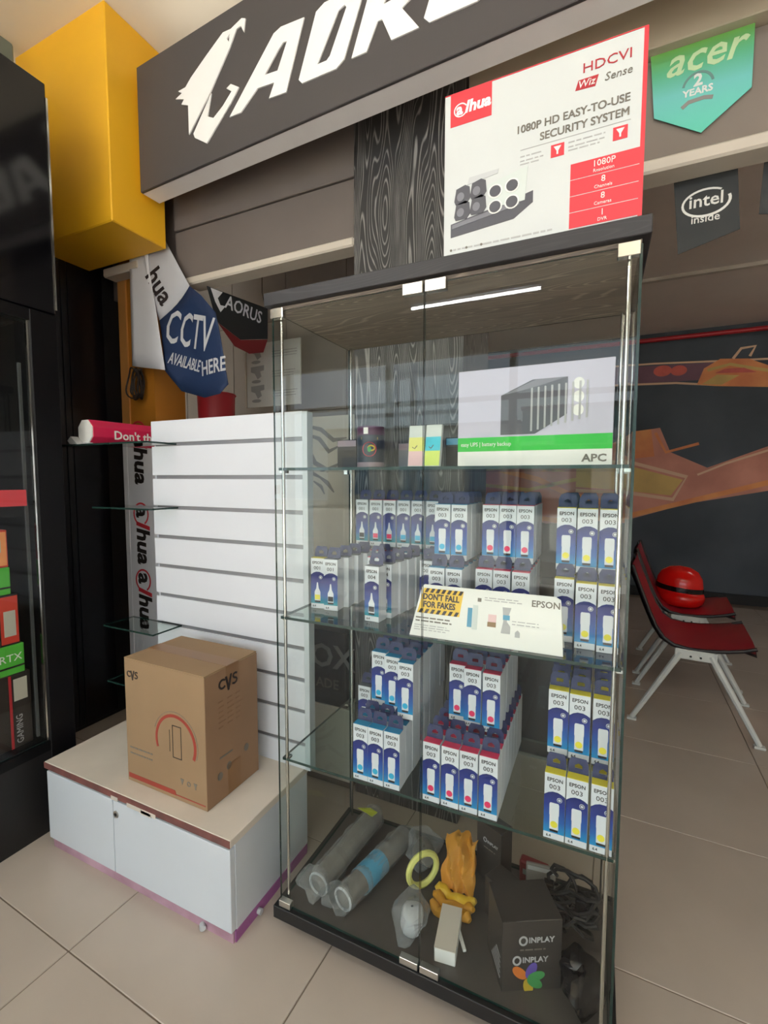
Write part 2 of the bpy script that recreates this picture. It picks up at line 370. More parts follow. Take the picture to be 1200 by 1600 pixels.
mur('mural_line', 'mural_pale', ribbon([(1.62, 1.27), (1.85, 1.38), (2.6, 1.66)], .010), 4.593)
mur('mural_line', 'mural_orange', ribbon([(1.24, 1.70), (1.34, 1.50), (1.62, 1.58)], .014), 4.593)
mur('mural_line', 'mural_orange', ribbon([(-.5, 1.38), (.1, 1.22), (.45, 1.05), (.9, .95)], .03), 4.593)
mur('mural_line', 'mural_yellow', ribbon([(-.5, 1.15), (0, 1.10), (.4, 1.2), (.7, 1.26)], .02), 4.593)
mur('mural_band', 'mural_purple', [(.6, 2.40), (1.75, 2.36), (1.74, 2.20), (.6, 2.22)])
mur('mural_line', 'mural_pale', ribbon([(.6, 2.41), (1.2, 2.40), (1.75, 2.37), (2.6, 2.33)], .009), 4.5955)
mur('mural_line', 'mural_pale', ribbon([(.6, 2.22), (1.4, 2.19), (1.75, 2.14), (2.6, 2.06)], .010), 4.5955)
mur('mural_shape', 'mural_red', ell(1.28, 2.32, .08, .055), 4.5955); mur('mural_shape', 'mural_red', ell(1.42, 2.31, .07, .05), 4.593)
mur('mural_shape', 'mural_orange', [(1.58, 2.16), (1.63, 2.31), (1.76, 2.39), (1.98, 2.37), (2.16, 2.28), (2.55, 2.20), (2.55, 2.05), (1.75, 2.13)], 4.593)
mur('mural_shape', 'mural_yellow', [(1.62, 2.16), (1.74, 2.24), (1.92, 2.22), (1.78, 2.14)], 4.590)
mur('mural_line', 'mural_yellow', ribbon([(1.66, 2.29), (1.84, 2.33), (2.04, 2.27), (2.5, 2.15)], .014), 4.590)
mur('mural_shape', 'mural_red', [(1.72, 2.255), (1.80, 2.29), (1.95, 2.285), (2.05, 2.235)], 4.586)
mur('mural_line', 'mural_pale', ribbon([(1.86, 2.38), (1.92, 2.47), (2.03, 2.48), (1.99, 2.39)], .012), 4.590)
struct(bx('baseboard_back', 'black_matte', .35, 3.5, 4.58, 4.60, 0, .10))
pp = MB().tube([(-3.1, 4.45, 2.60), (.6, 4.45, 2.60), (3.4, 4.45, 2.60)], .022, 10).build('sprinkler_pipe', 'pipe_red', smooth=True)
tag(pp, 'thin red pipe running along the top of the mural wall', 'pipe')
# wood grain pillar
pil = struct(link('pillar_woodgrain', None))
bx('cladding', 'wood_v', -.088, .323, .585, .95, 0, 2.70, pil, bevel=.002)
# storefront behind the viewer: posts, lintel, sill, panes
sf = struct(bx('wall_front', 'wall_plain', -3.2, 3.5, -4.1, -4.0, 2.55, 3.0))
bx('kick_panel', 'wall_plain', -3.2, 3.5, -4.08, -4.0, 0, .12, sf)
for x in (-2.9, -1.5, -.1, 1.3, 2.7): bx('post', 'alu', x-.035, x+.035, -4.08, -4.0, .12, 2.55, sf)
bx('transom', 'alu', -3.2, 3.5, -4.07, -4.01, 2.05, 2.10, sf)
for i, (a, b_) in enumerate(((-2.865, -1.535), (-1.465, -.135), (-.065, 1.265), (1.335, 2.665))): pane('pane', a, b_, -4.045, -4.035, .12, 2.05, sf)
struct(bx('pavement', 'pavement', -18, 19, -22, -4.1, -.12, -.02))
# houses across the street, lit by the sun
for lab, x0, x1, h, m, m2, nw in (('pale three-bay shop house across the street, seen only mirrored in glass', -11, -2.2, 3.4, 'facade', 'facade_blue', 3),
                          ('narrow blue-grey shop house across the street, seen only mirrored in glass', -2.1, 2.2, 3.9, 'teal_lid', 'paper_white', 2),
                          ('long cream shop house across the street, seen only mirrored in glass', 2.3, 12, 3.2, 'soffit_light', 'facade_blue', 4)):
    hs = thing('street_house', lab, 'building', (x0, -18, 0), 0, 'houses across the street')
    wd = x1-x0
    bx('wall', m, 0, wd, -1.5, 0, 0, h, hs); bx('roof', 'grout', -.05, wd+.05, -1.6, .15, h, h+.12, hs); bx('awning', 'facade', .1, wd-.1, 0, .9, 2.5, 2.62, hs)
    for i in range(nw):
        q = wd*(i+.5)/nw
        bx('shop_window', m2, q-.7, q+.7, 0, .03, .5, 2.2, hs); bx('window', m2, q-.45, q+.45, 0, .03, 2.75, 3.1, hs)
    bx('signboard', 'box_red' if nw == 4 else 'navy', wd*.3, wd*.7, .9, .95, 2.5, 2.85, hs)

# fluorescent ceiling fittings: one mirrored in the glass, the rest added for brightness
def emit_mat(name, col, st):
    m = bpy.data.materials.new(name); m.use_nodes = True; b = m.node_tree.nodes['Principled BSDF']
    b.inputs['Base Color'].default_value = col+(1,); b.inputs['Emission Color'].default_value = col+(1,); b.inputs['Emission Strength'].default_value = st
    MATS[name] = m
emit_mat('tube_light', (.95, .98, 1.0), 50.0)
def ceiling_lamp(lab, x, y, drop, z=2.999, m='tube_light'):
    t = thing('ceiling_lamp', lab, 'lamp', (x, y, z), 0, 'fluorescent ceiling lamps')
    bx('spine', 'white_lam', -.62, .62, -.012, .012, -drop-.012, -drop+.012, t, bevel=.003)
    for sx in (-1, 1):
        bx('socket', 'white_lam', sx*.60-.012, sx*.60+.012, -.02, .02, -drop-.06, -drop-.012, t)
        MB().cyl((sx*.45, 0, -drop+.012), (sx*.45, 0, 0), .003, n=6).build('hanger', 'alu', t)
    MB().cyl((-.588, 0, -drop-.04), (.588, 0, -drop-.04), .014, n=12).build('tube', m, t, smooth=True)
ceiling_lamp('added fluorescent lamp over the aisle before the slat stand, outside the view', -.6, -1.3, .60)  # unseen lamp, added to brighten the ceiling and yellow column
ceiling_lamp('added fluorescent lamp over the aisle before the chairs, outside the view', 1.5, -1.3, .60)  # unseen lamp, added for more light from above
ceiling_lamp('fluorescent ceiling lamp close to the shop front, mirrored in the cabinet glass', -.35, -3.3, .12)
emit_mat('added_tube_light', (1.0, .97, .92), 22.0)
ceiling_lamp('added fluorescent lamp in the rear room beyond the chairs, outside the view', 2.75, 2.7, .10, 2.699, 'added_tube_light')  # unseen lamp, added to lift the mural and rear room

# ------------------------------------------------------------------ yellow column box and lower pillar
yc = struct(link('column_box_yellow', None))
bx('casing', 'yellow', -1.56, -.985, .297, .545, 2.21, 2.999, yc, bevel=.004)
bx('plaster_patch', 'white_worn', -1.42, -1.18, .552, .62, 2.17, 2.21, yc, bevel=.006)
pl = struct(link('pillar_orange', None))
bx('shaft', 'orange_paint', -1.40, -1.18, .622, .80, 0, 2.70, pl)
bx('corner_strip', 'tan_strip', -1.405, -1.352, .614, .622, 1.40, 2.25, pl)
st = thing('pillar_poster', 'grey vertical banner strip with repeated black lettering on the orange pillar', 'poster', (-1.29, .618, 0))
bx('sheet', 'flag_white', -.092, .11, -.004, 0, .1, 1.40, st)
bx('edge_strip', 'flag_white', -.118, -.088, -.006, 0, .1, 1.40, st)
def logo(parent, m_main, m_red, x, y, z, size, vertical=False, ring=None):
    """lowercase wordmark with an open ring round the first letter"""
    R = (PI/2, PI/2, 0) if vertical else (PI/2, 0, 0)
    def place(me, nm, dx, dz):
        p = (x+dx, y, z+dz) if not vertical else (x+dz, y, z-dx)
        o = link(nm, me, parent, p, R); return o
    a = text_mesh('a', size, bold=.03).copy(); a.materials.clear(); a.materials.append(MATS[m_main]); place(a, 'lettering', 0, 0)
    l = text_mesh('l', size, bold=.035, shear=.25).copy(); l.materials.clear(); l.materials.append(MATS[m_red]); place(l, 'lettering', size*.56, 0)
    h = text_mesh('hua', size, bold=.035, shear=.15).copy(); h.materials.clear(); h.materials.append(MATS[m_main]); place(h, 'lettering', size*.83, 0)
    b = MB().prism(arc(size*.29, size*.25, size*.42, size*.40, size*.07, .5, 2*PI-.55, 24), 0, .0005, 'xy')
    place(b.mesh('ring', ring or m_red), 'ring', 0, 0)
for z0 in (1.48, 1.085, .755): logo(st, 'print_black', 'box_red', -.035, -.0048, z0, .125, True)
# cable coil hanging on the pillar
cc = thing('cable_coil', 'bundle of dark cable tied up on the orange pillar', 'cable', (-1.235, .59, 1.60))
b = MB()
for k in range(7):
    wd = .020+.006*k; hh = .058+.004*((k*3) % 5); ox = .010*math.sin(k*1.7)
    pts = [(ox+wd*math.sin(t)*(.45+.55*(1+math.cos(t))/2), -.006*k+.004*math.cos(3*t+k), .065-hh*math.cos(t)) for t in [2*PI*i/22 for i in range(22)]]
    b.tube(pts, .0038, 6, closed=True)
b.build('loops', 'cord', cc, smooth=True)
MB().tube([(0, -.02, .155), (-.005, -.015, .25), (.01, 0, .40), (.0, .005, .60)], .004, 6).build('lead', 'cord', cc)
MB().tube([(.018*math.cos(t), -.010+.012*math.sin(t), .13+.003*math.sin(2*t)) for t in [2*PI*i/14 for i in range(14)]], .005, 6, closed=True).build('tie', 'cord_tan', cc)

# ------------------------------------------------------------------ overhead light-box sign
sg = thing('shop_sign', 'long charcoal overhead sign with white bird emblem and slanted capitals', 'sign', (-.955, .402, 2.36), math.radians(-2.7))
bx('front_face', 'charcoal', 0, 2.6, 0, .012, 0, .468, sg, bevel=.002)
bx('housing', 'sign_grey', 0, 2.6, .012, .085, .001, .466, sg)
flat('emblem', 'white_acryl', [[(.557, .408), (.574, .400), (.566, .360), (.553, .385), (.533, .384), (.499, .336), (.406, .231), (.290, .123), (.289, .225), (.254, .240), (.269, .253), (.224, .269), (.259, .278), (.239, .291), (.278, .291), (.307, .313), (.384, .355), (.470, .399), (.507, .395)], [(.487, .372), (.502, .382), (.497, .357)]], -.0005, sg, t=.004)
flat('emblem', 'white_acryl', [(.408, .224), (.313, .118), (.320, .102), (.380, .064), (.507, .164), (.539, .196), (.502, .220), (.481, .213), (.505, .195), (.462, .162), (.416, .138), (.387, .153), (.402, .201)], -.0005, sg, t=.004)
LET = {
 'A': [[(.493, .115), (.546, .112), (.622, .162), (.694, .154), (.671, .113), (.742, .107), (.817, .300), (.724, .311), (.694, .303)], [(.654, .192), (.708, .185), (.748, .258), (.733, .261), (.715, .248)]],
 'O': [[(.793, .125), (.806, .110), (.935, .104), (.964, .121), (1.035, .285), (1.022, .303), (.893, .309), (.862, .296)], [(.866, .143), (.945, .265), (.966, .271), (.972, .262), (.912, .150), (.900, .141)]],
 'R': [[(.989, .112), (1.041, .110), (1.078, .178), (1.092, .177), (1.122, .109), (1.208, .107), (1.155, .180), (1.200, .200), (1.240, .285), (1.225, .302), (1.066, .308)], [(1.098, .215), (1.130, .268), (1.180, .266), (1.160, .216)]],
 'U': [[(1.222, .125), (1.238, .107), (1.372, .102), (1.402, .118), (1.490, .300), (1.418, .303), (1.342, .148), (1.290, .149), (1.352, .305), (1.292, .307)]],
 'S': [[(1.430, .102), (1.600, .098), (1.632, .115), (1.655, .180), (1.640, .200), (1.545, .203), (1.560, .255), (1.690, .252), (1.715, .295), (1.535, .302), (1.505, .290), (1.470, .190), (1.488, .168), (1.585, .164), (1.568, .138), (1.448, .143)]]}
for ch, lp in LET.items(): flat('letter', 'white_acryl', lp, -.0005, sg, t=.004)

sl = thing('added_strip_lamp', 'added fluorescent strip lamp lying hidden on top of the overhead sign', 'lamp', (.35, .425, 2.8285), math.radians(-2.7))  # unseen lamp, added to brighten the ceiling above the sign
bx('batten', 'white_lam', -1.2, 1.2, -.016, .016, 0, .014, sl)
for sx in (-1, 1): bx('socket', 'white_lam', sx*1.19-.01, sx*1.19+.01, -.012, .012, .014, .045, sl)
emit_mat('added_strip_light', (1.0, .93, .82), 3.5)
MB().cyl((-1.18, 0, .032), (1.18, 0, .032), .010, n=10).build('tube', 'added_strip_light', sl, smooth=True)

# ------------------------------------------------------------------ bunting on the fascia
fa = thing('pennant', 'green to turquoise pointed pennant pinned under the fascia step', 'pennant', (.948, .606, 2.386), (0, 0, 0), 'pennants along the fascia')
bx('sheet', 'acer_print', 0, 0, 0, 0, 0, 0, fa) if False else flat('sheet', 'acer_print', [(-.114, 0), (.118, 0), (.118, -.155), (.012, -.235), (-.10, -.165)], 0, fa, t=.002)
text('acer', 'acer_text', .105, (-.078, -.0024, -.070), fa, shear=.3, bold=.012, sx=.95)
text('2', 'paper_white', .042, (0, -.0024, -.112), fa, bold=.03, align='CENTER')
text('YEARS', 'paper_white', .024, (0, -.0024, -.134), fa, bold=.03, align='CENTER')
flat('ribbon_mark', 'claw_grey', ribbon([(-.035, -.160), (-.02, -.149), (.015, -.147), (.035, -.152)], .005), -.002, fa)
flat('ribbon_mark', 'teal_lid', arc(0, -.115, .034, .036, .006, .2, PI-.2), -.002, fa)
fi = thing('pennant', 'black pennant with white oval ring logo hanging from the fascia lip', 'pennant', (.985, .672, 2.075), (0, 0, 0), 'pennants along the fascia')
flat('sheet', 'flag_black', [(-.078, .02), (.072, .02), (.086, -.165), (-.058, -.205)], 0, fi, t=.002)
text('intel', 'paper_white', .048, (.004, -.0024, -.085), fi, align='CENTER', bold=.012)
text('inside', 'paper_white', .030, (.004, -.0024, -.128), fi, align='CENTER', bold=.005)
flat('ring', 'paper_white', arc(.004, -.076, .056, .036, .005, .9, 2*PI+.3, 28, .007), -.002, fi)
f3 = thing('pennant', 'dark pennant cut off by the edge of the picture', 'pennant', (1.195, .672, 2.075), (0, 0, 0), 'pennants along the fascia')
flat('sheet', 'flag_black', [(-.078, .02), (.072, .02), (.072, -.17), (-.084, -.135)], 0, f3, t=.002)
flat('mark', 'paper_white', rect(-.05, .03, -.09, -.075), -.002, f3)

# cloth banners at the back
def cloth(name, m, poly, yf, parent, cuts=5):
    me = bpy.data.meshes.new(name); bm = bmesh.new()
    vs = [bm.verts.new((a, 0, c)) for a, c in poly]; bm.faces.new(vs)
    bmesh.ops.triangulate(bm, faces=bm.faces)
    bmesh.ops.subdivide_edges(bm, edges=bm.edges, cuts=cuts, use_grid_fill=True)
    bmesh.ops.triangulate(bm, faces=bm.faces)
    for v in bm.verts: v.co.y = yf(v.co.x, v.co.z)
    r = bmesh.ops.extrude_face_region(bm, geom=bm.faces[:])
    for e in r['geom']:
        if isinstance(e, bmesh.types.BMVert): e.co.y += .0015
    bmesh.ops.recalc_face_normals(bm, faces=bm.faces)
    bm.to_mesh(me); bm.free(); me.materials.append(MATS[m])
    for p in me.polygons: p.use_smooth = True
    return link(name, me, parent)
def cloth_text(s, m, size, x, z, yf, parent, ang=0, **k):
    me = text_mesh(s, size, **k).copy(); me.materials.clear(); me.materials.append(MATS[m])
    ca, sa = math.cos(ang), math.sin(ang)
    for v in me.vertices:
        a = x+v.co.x*ca-v.co.y*sa; c = z+v.co.x*sa+v.co.y*ca
        v.co = Vector((a, yf(a, c)-.002-v.co.z, c))
    return link('lettering', me, parent)
cb = thing('cloth_banner', 'blue and white cloth banner with lettering draped below the yellow column', 'banner', (-.95, .560, 0))
yf = lambda x, z: .010*math.sin(x*17+z*4)+.006*math.sin(z*11)
P = lambda l: [(a+.95, c) for a, c in l]
cloth('folded_flap', 'flag_white', P([(-1.232, 2.30), (-1.11, 2.30), (-1.10, 2.15), (-1.055, 1.95), (-1.012, 1.700), (-1.238, 1.742)]), lambda x, z: -.012+.008*math.sin(x*20), cb)
cloth('white_field', 'flag_grey', P([(-1.155, 2.30), (-1.045, 2.30), (-.945, 2.155), (-.868, 2.041), (-1.060, 1.925), (-1.10, 2.05)]), yf, cb)  # white cloth in shade; the grey puts that shade into the colour
cloth('blue_field', 'flag_blue', P([(-1.060, 1.926), (-.868, 2.041), (-.80, 1.990), (-.725, 1.910), (-.695, 1.78), (-.655, 1.610), (-.70, 1.575), (-.803, 1.568), (-.934, 1.605), (-1.03, 1.705)]), yf, cb)
cloth_text('CCTV', 'flag_grey', .20, -.092, 1.835, yf, cb, ang=-.28, sx=.55, bold=.008)
cloth_text('AVAILABLE', 'flag_grey', .070, -.062, 1.735, yf, cb, ang=-.30, sx=.55, bold=.012)
cloth_text('HERE', 'flag_grey', .085, .135, 1.660, yf, cb, ang=.06, sx=.75, bold=.015)
cloth_text('hua', 'print_black', .115, -.175, 2.125, yf, cb, ang=-1.05, bold=.02)
af = thing('cloth_banner', 'small black banner with white bird emblem and capitals hanging behind the blue banner', 'banner', (-.80, .585, 2.04), (0, 0, PI/2))
flat('sheet', 'flag_black', [(0, 0), (.40, .035), (.395, -.115), (.20, -.17), (.05, -.13)], 0, af, t=.002)
flat('lower_print', 'dark_red', [(.06, -.135), (.20, -.172), (.395, -.118), (.36, -.19), (.26, -.22), (.16, -.21)], 0, af, t=.002)
text('AORUS', 'flag_white', .085, (.10, -.003, -.055), af, bold=.012, shear=.3, sx=.88)
flat('emblem', 'flag_white', [(.02, .0), (.09, .005), (.06, -.03), (.075, -.055), (.105, -.05), (.075, -.085), (.045, -.05)], -.002, af)
MB().tube([(.385, 0, .03), (.36, .0, .10), (.37, .0, .66)], .002, 5).build('cord', 'cord', af)
# price list poster and red container behind the slat stand
po_ = thing('price_poster', 'white poster with rows of grey camera pictures behind the slat stand', 'poster', (-1.04, 1.32, 1.655))
bx('board', 'paper_white', -.195, .20, 0, .01, 0, .375, po_)
bx('frame_edge', 'lip', -.202, -.192, -.004, .012, 0, .38, po_)
for k in range(3):
    z = .285-k*.115
    flat('picture', 'print_lightgrey', [(-.16, z+.07), (-.06, z+.075), (-.06, z+.045), (-.09, z+.04), (-.08, z+.01), (-.11, z-.005), (-.13, z+.03), (-.16, z+.04)], -.0005, po_)
    flat('picture', 'print_lightgrey', ell(-.12, z-.018, .035, .010), -.0005, po_)
    lines('fine_print', 'print_lightgrey', 0, .19, [z, z+.015, z+.03], -.0005, po_, h=.005)
bx('stand_post', 'alu', -.01, .02, .012, .035, -1.655, .30, po_)
bx('stand_foot', 'alu', -.12, .13, -.03, .10, -1.655, -1.64, po_)
rb = thing('red_pail', 'red plastic pail standing high behind the slat stand', 'pail', (-1.10, .93, 1.10))
MB().lathe([(0, 0), (.075, 0), (.095, .56), (.088, .56), (.07, .02), (0, .02)], 24).build('bucket', 'deep_red', rb, smooth=True)
MB().tube([(.096*math.cos(t), .096*math.sin(t), .56) for t in [2*PI*i/24 for i in range(24)]], .005, 6, closed=True).build('rim', 'deep_red', rb, smooth=True)
sk = thing('storage_rack', 'plain grey shelf rack standing behind the slat stand', 'rack', (-1.10, .93, 0))
bx('top_board', 'wall_grey', -.16, .16, -.12, .12, 1.075, 1.098, sk)
for a in (-.15, .135):
    for c in (-.11, .095): bx('leg', 'wall_grey', a, a+.015, c, c+.015, 0, 1.075, sk)

# ------------------------------------------------------------------ glossy black side unit with showcase
lu = thing('black_wall_unit', 'glossy black wall unit with glass showcase beside the slat stand', 'cabinet', (-.95, 0, 0))
bx('upper_cabinet', 'black_gloss', -.55, 0, -1.3, .055, 1.775, 2.515, lu, bevel=.003)
bx('edge_trim', 'chrome', -.004, .0035, .052, .058, 1.79, 2.47, lu)
bx('stile', 'black_frame', -.06, .002, -.028, .055, .02, 1.772, lu, bevel=.002)
bx('end_panel', 'black_frame', -.55, -.06, .035, .055, .02, 1.772, lu)
bx('top_rail', 'black_frame', -.05, .0, -1.3, -.028, 1.735, 1.772, lu)
bx('bottom_rail', 'black_frame', -.52, .0, -1.3, -.028, .285, .318, lu)
bx('back_panel', 'black_matte', -.55, -.53, -1.3, .035, .3, 1.77, lu)
bx('plinth', 'black_matte', -.55, .0, -1.3, -.028, .0, .285, lu)
pane('glass_front', -.012, -.007, -1.3, -.034, .32, 1.733, lu)
bx('glass_trim', 'chrome', -.016, -.006, -.036, -.0285, .32, 1.733, lu)
pane('glass_shelf', -.52, -.03, -1.3, -.05, 1.140, 1.148, lu, 'shelf_glass')
bx('price_strip', 'box_red', -.029, -.022, -1.3, -.052, 1.132, 1.185, lu)
bx('shelf_rail', 'rail_grey', -.05, -.042, -.046, -.038, .33, 1.60, lu)
vb = thing('vent_box', 'grey box with dark vents on top of the black wall unit', 'appliance', (-1.07, -.02, 2.516))
bx('case', 'olive', -.3, .06, -.8, 0.02, 0, .10, vb, bevel=.006)
for k in range(5): bx('vent', 'black_matte', .058, .063, -.14-.12*k, -.05-.12*k, .025, .075, vb)
def stock_box(label, m, z0, z1, yend, mat2, xf=-1.005, dep=.32, wid=.16, txt=None):
    t = thing('product_box', label, 'box', (xf, yend, z0), (0, 0, 0), 'boxes in the black showcase')
    h = z1-z0
    bx('carton', m, -wid, 0, -dep, 0, 0, h, t, bevel=.002)
    flat('band', mat2, rect(-.055, -.004, .006, h-.006), 0, t, plane='yz', sgn=1)
    return t, h
t, h = stock_box('white box with small black print above the red price strip', 'paper_white', 1.149, 1.30, -.115, 'paper_white'); text('N', 'print_black', .03, (.0012, -.05, .1), t, rot=(PI/2, 0, PI/2))
t, h = stock_box('red and orange box under the red price strip, topmost of the stack', 'red_box', .933, 1.055, -.098, 'mural_orange'); flat('sticker', 'label_grey', rect(-.045, -.02, .05, .09), .0008, t, plane='yz', sgn=1)
t, h = stock_box('bright green box, second from the top of the showcase stack', 'green_box', .842, .932, -.095, 'green_box'); flat('stripe', 'print_black', rect(-.2, -.001, .02, .026), .0008, t, plane='yz', sgn=1)
t, h = stock_box('black box with red edge and grey sticker between two green boxes', 'dark_box', .672, .841, -.075, 'red_box'); flat('sticker', 'label_grey', rect(-.046, -.012, .03, .115), .0008, t, plane='yz', sgn=1)
t, h = stock_box('green box directly on top of the tall dark box in the showcase', 'green_box', .572, .671, -.066, 'green_box'); text('RTX', 'paper_white', .035, (.0012, -.075, .045), t, rot=(PI/2, 0, PI/2)); flat('stripe', 'print_black', rect(-.2, -.001, .022, .028), .0008, t, plane='yz', sgn=1)
t, h = stock_box('tall dark box with red edge at the bottom of the showcase', 'dark_box', .319, .571, -.052, 'dark_box'); flat('sticker', 'label_grey', rect(-.052, -.012, .16, .235), .0008, t, plane='yz', sgn=1); flat('stripe', 'deep_red', rect(-.066, -.058, .0, .25), .0008, t, plane='yz', sgn=1); text('GAMING', 'print_lightgrey', .028, (.0012, -.030, .012), t, rot=(PI/2, -PI/2, PI/2), sx=.9)

# ------------------------------------------------------------------ white slat stand
gs = thing('slat_stand', 'white slat panel display stand on a low two-door cabinet', 'display stand', (-.88, -.084, 0))
GW = .790
bx('carcass', 'white_lam', 0, GW, .018, .345, .03, .272, gs)
for x0, x1 in ((.002, .328), (.331, GW-.002)):
    dr = bx('door', 'white_lam', x0, x1, 0, .0175, .032, .262, gs, bevel=.0012)
lk = MB().cyl((.345, -.003, .222), (.345, .001, .222), .011, n=16).build('lock', 'alu', gs, smooth=True)
MB().cyl((.345, -.004, .222), (.345, -.001, .222), .005, n=12).build('keyhole', 'black_matte', lk)
bx('top_board', 'white_worn', -.003, GW+.003, -.003, .348, .272, .2945, gs, bevel=.0015)
bx('edge_band', 'brown_edge', -.003, GW+.002, -.0045, -.003, .2735, .293, gs)
for x0, x1, z0 in ((.33, .36, .268), (.40, .52, .266), (.46, .50, .262)): bx('chip', 'lip', x0, x1, -.0052, -.0045, z0, z0+.012, gs)
bx('toe_kick', 'pink_trim', .012, GW-.002, .006, .018, 0, .031, gs)
bx('toe_kick', 'magenta_trim', GW-.012, GW+.002, .012, .34, 0, .031, gs)
for sx in (.68, GW+.001): MB().cyl((sx, .10 if sx > .7 else .004, .012), (sx+.012, .10 if sx > .7 else -.006, .012), .008, n=10).build('foot_stud', 'clear_dull', gs)
# slat panel: planks between aluminium slots
PXL, PXR, PY = .143, .800, .324
SL = [1.344, 1.228, 1.119, 1.012, .905, .797, .690, .588, .485, .376]
edges = [1.428]+SL+[.2945]
bx('backing', 'white_panel', PXL, PXR, PY+.012, PY+.03, .2945, 1.426, gs)
for i in range(len(edges)-1):
    bx('slat', 'white_panel', PXL, PXR, PY, PY+.0125, edges[i+1]+(.0065 if i < len(SL) else 0), edges[i]-(.0065 if i else 0), gs, bevel=.0008)
for z in SL: bx('slot_rail', 'slot', PXL+.016, PXR, PY+.005, PY+.0125, z-.0065, z+.0065, gs)
bx('side_edge', 'white_lam', PXR, PXR+.018, PY, PY+.03, .2945, 1.426, gs)
for zz, x0, x1 in ((1.344, -.26, .263), (1.119, -.03, .263), (.690, .005, .263), (.485, .015, .263)):
    s_ = pane('glass_shelf', x0, x1, PY-.115, PY+.005, zz-.003, zz+.003, gs, 'shelf_glass')
# red tube carton on the top glass shelf
rc = thing('tube_carton', 'pinkish red octagonal carton with white end lying on the top glass shelf', 'carton', (-.965, .150, 1.3475), (0, 0, math.radians(-4)))
oc = [(.048*math.cos(PI/8+k*PI/4), .048/math.cos(PI/8)*0+.0445+.048*math.sin(PI/8+k*PI/4)) for k in range(8)]
MB().prism(oc, 0, .45, 'xz').build('body', 'pinkred', rc, bevel=.002)
MB().prism([(a*.97, .0445+(c-.0445)*.97) for a, c in oc], -.004, 0, 'xz').build('end_cap', 'paper_white', rc)
crumple(MB().prism([(-.055, 0), (-.075, .012), (-.05, .03), (-.02, .012), (0, .0), (.045, .004), (.045, 0)], -.03, -.005, 'xz'), .004).build('wrapping', 'clear_dull', rc)
text("Don't throw", 'paper_white', .045, (.0455, .075, .022), rc, rot=(PI/2, 0, PI/2), bold=.02)

# cardboard carton on the low cabinet
cv = thing('cardboard_carton', 'brown cardboard carton with red arc print on the white cabinet', 'carton', (-.5485, -.032, .2950), (0, 0, math.radians(-.5)))
CW, CD, CH = .330, .212, .388
bx('shell', 'card_brown', 0, CW, 0, CD, 0, CH-.003, cv, bevel=.0015)
bx('side_sheet', 'card_side', CW, CW+.0006, .0005, CD-.0005, .001, CH-.005, cv)
bx('top_flap', 'card_brown', .001, CW-.001, 0, CD/2-.0015, CH-.003, CH, cv)
bx('top_flap', 'card_brown', .001, CW-.001, CD/2+.0015, CD, CH-.003, CH, cv)
bx('tape', 'tape', CW+.0006, CW+.0012, CD/2-.026, CD/2+.026, CH-.062, CH-.001, cv)
bx('tape', 'tape', CW+.0006, CW+.0012, CD/2-.026, CD/2+.026, .002, .092, cv)
bx('tape', 'tape', -.0005, CW+.001, CD/2-.024, CD/2+.024, CH, CH+.0006, cv)
def cvs(parent, x, z, s, side=False):
    m = 'print_black'
    sh = [arc(.016, .016, .013, .013, .006, .7, 2*PI-.7, 14), [(.026, .034), (.034, .034), (.040, .008), (.048, .036), (.055, .036), (.043, -.012), (.037, -.012)],
          ribbon([(.077, .029), (.070, .032), (.062, .030), (.060, .025), (.063, .019), (.072, .015), (.076, .010), (.073, .003), (.065, .000), (.056, .003)], .0032)]
    b = MB()
    for p in sh:
        q = [(a*s+x, c*s+z) for a, c in p]
        if side: b.prism(q, CW+.0006, CW+.0018, 'yz')
        else: b.prism(q, -.0009, 0, 'xz')
    b.build('logo', m, parent)
cvs(cv, .012, CH-.058, .62)
cvs(cv, CD/2-.055, CH-.062, .95, True)
flat('arc_print', 'print_red', arc(.212, .170, .078, .080, .010, -.42, PI+.35, 30, .008), 0, cv)
flat('arc_print', 'print_grey', arc(.212, .172, .088, .090, .0012, -.35, PI*.9, 30), 0, cv)
flat('case_outline', 'print_black', [rect(.200, .236, .125, .222), rect(.2022, .2338, .1272, .2198)], 0, cv)
flat('case_outline', 'print_black', rect(.188, .1895, .140, .205), 0, cv)
lines('fine_print', 'print_grey', .015, .115, [.108, .090], 0, cv, h=.0045)
flat('stripe', 'print_red', [(.006, .012), (.21, .012), (.205, .026), (.006, .026)], 0, cv)
flat('stripe', 'print_red', rect(.21, CW-.006, .013, .016), 0, cv)
for k, p in enumerate(([(0, .018), (.014, .018), (.007, 0)], arc(.007, .009, .006, .006, .003, 0, 2*PI), [(.005, 0), (.009, 0), (.009, .006), (.014, .018), (0, .018), (.005, .006)])):
    flat('icon', 'print_grey', [(a+.228+k*.026, c+.052) for a, c in p], 0, cv)
b = MB()
for k in range(6):
    for q in range(3): b.box(CW+.0006, CW+.0012, .05+q*.034, .05+q*.034+rnd.uniform(.014, .028), .215+k*.015, .219+k*.015)
b.build('fine_print', 'tape', cv)
for k, (yy, zz) in enumerate(((.05, .075), (.085, .088), (.158, .105))):
    b = MB().prism(ell(yy, zz, .010, .012, 10), CW+.0006, CW+.0012, 'yz').build('icon', 'print_grey', cv)
bx('fine_print', 'print_grey', CW+.0006, CW+.0012, .05, .10, .125, .130, cv)

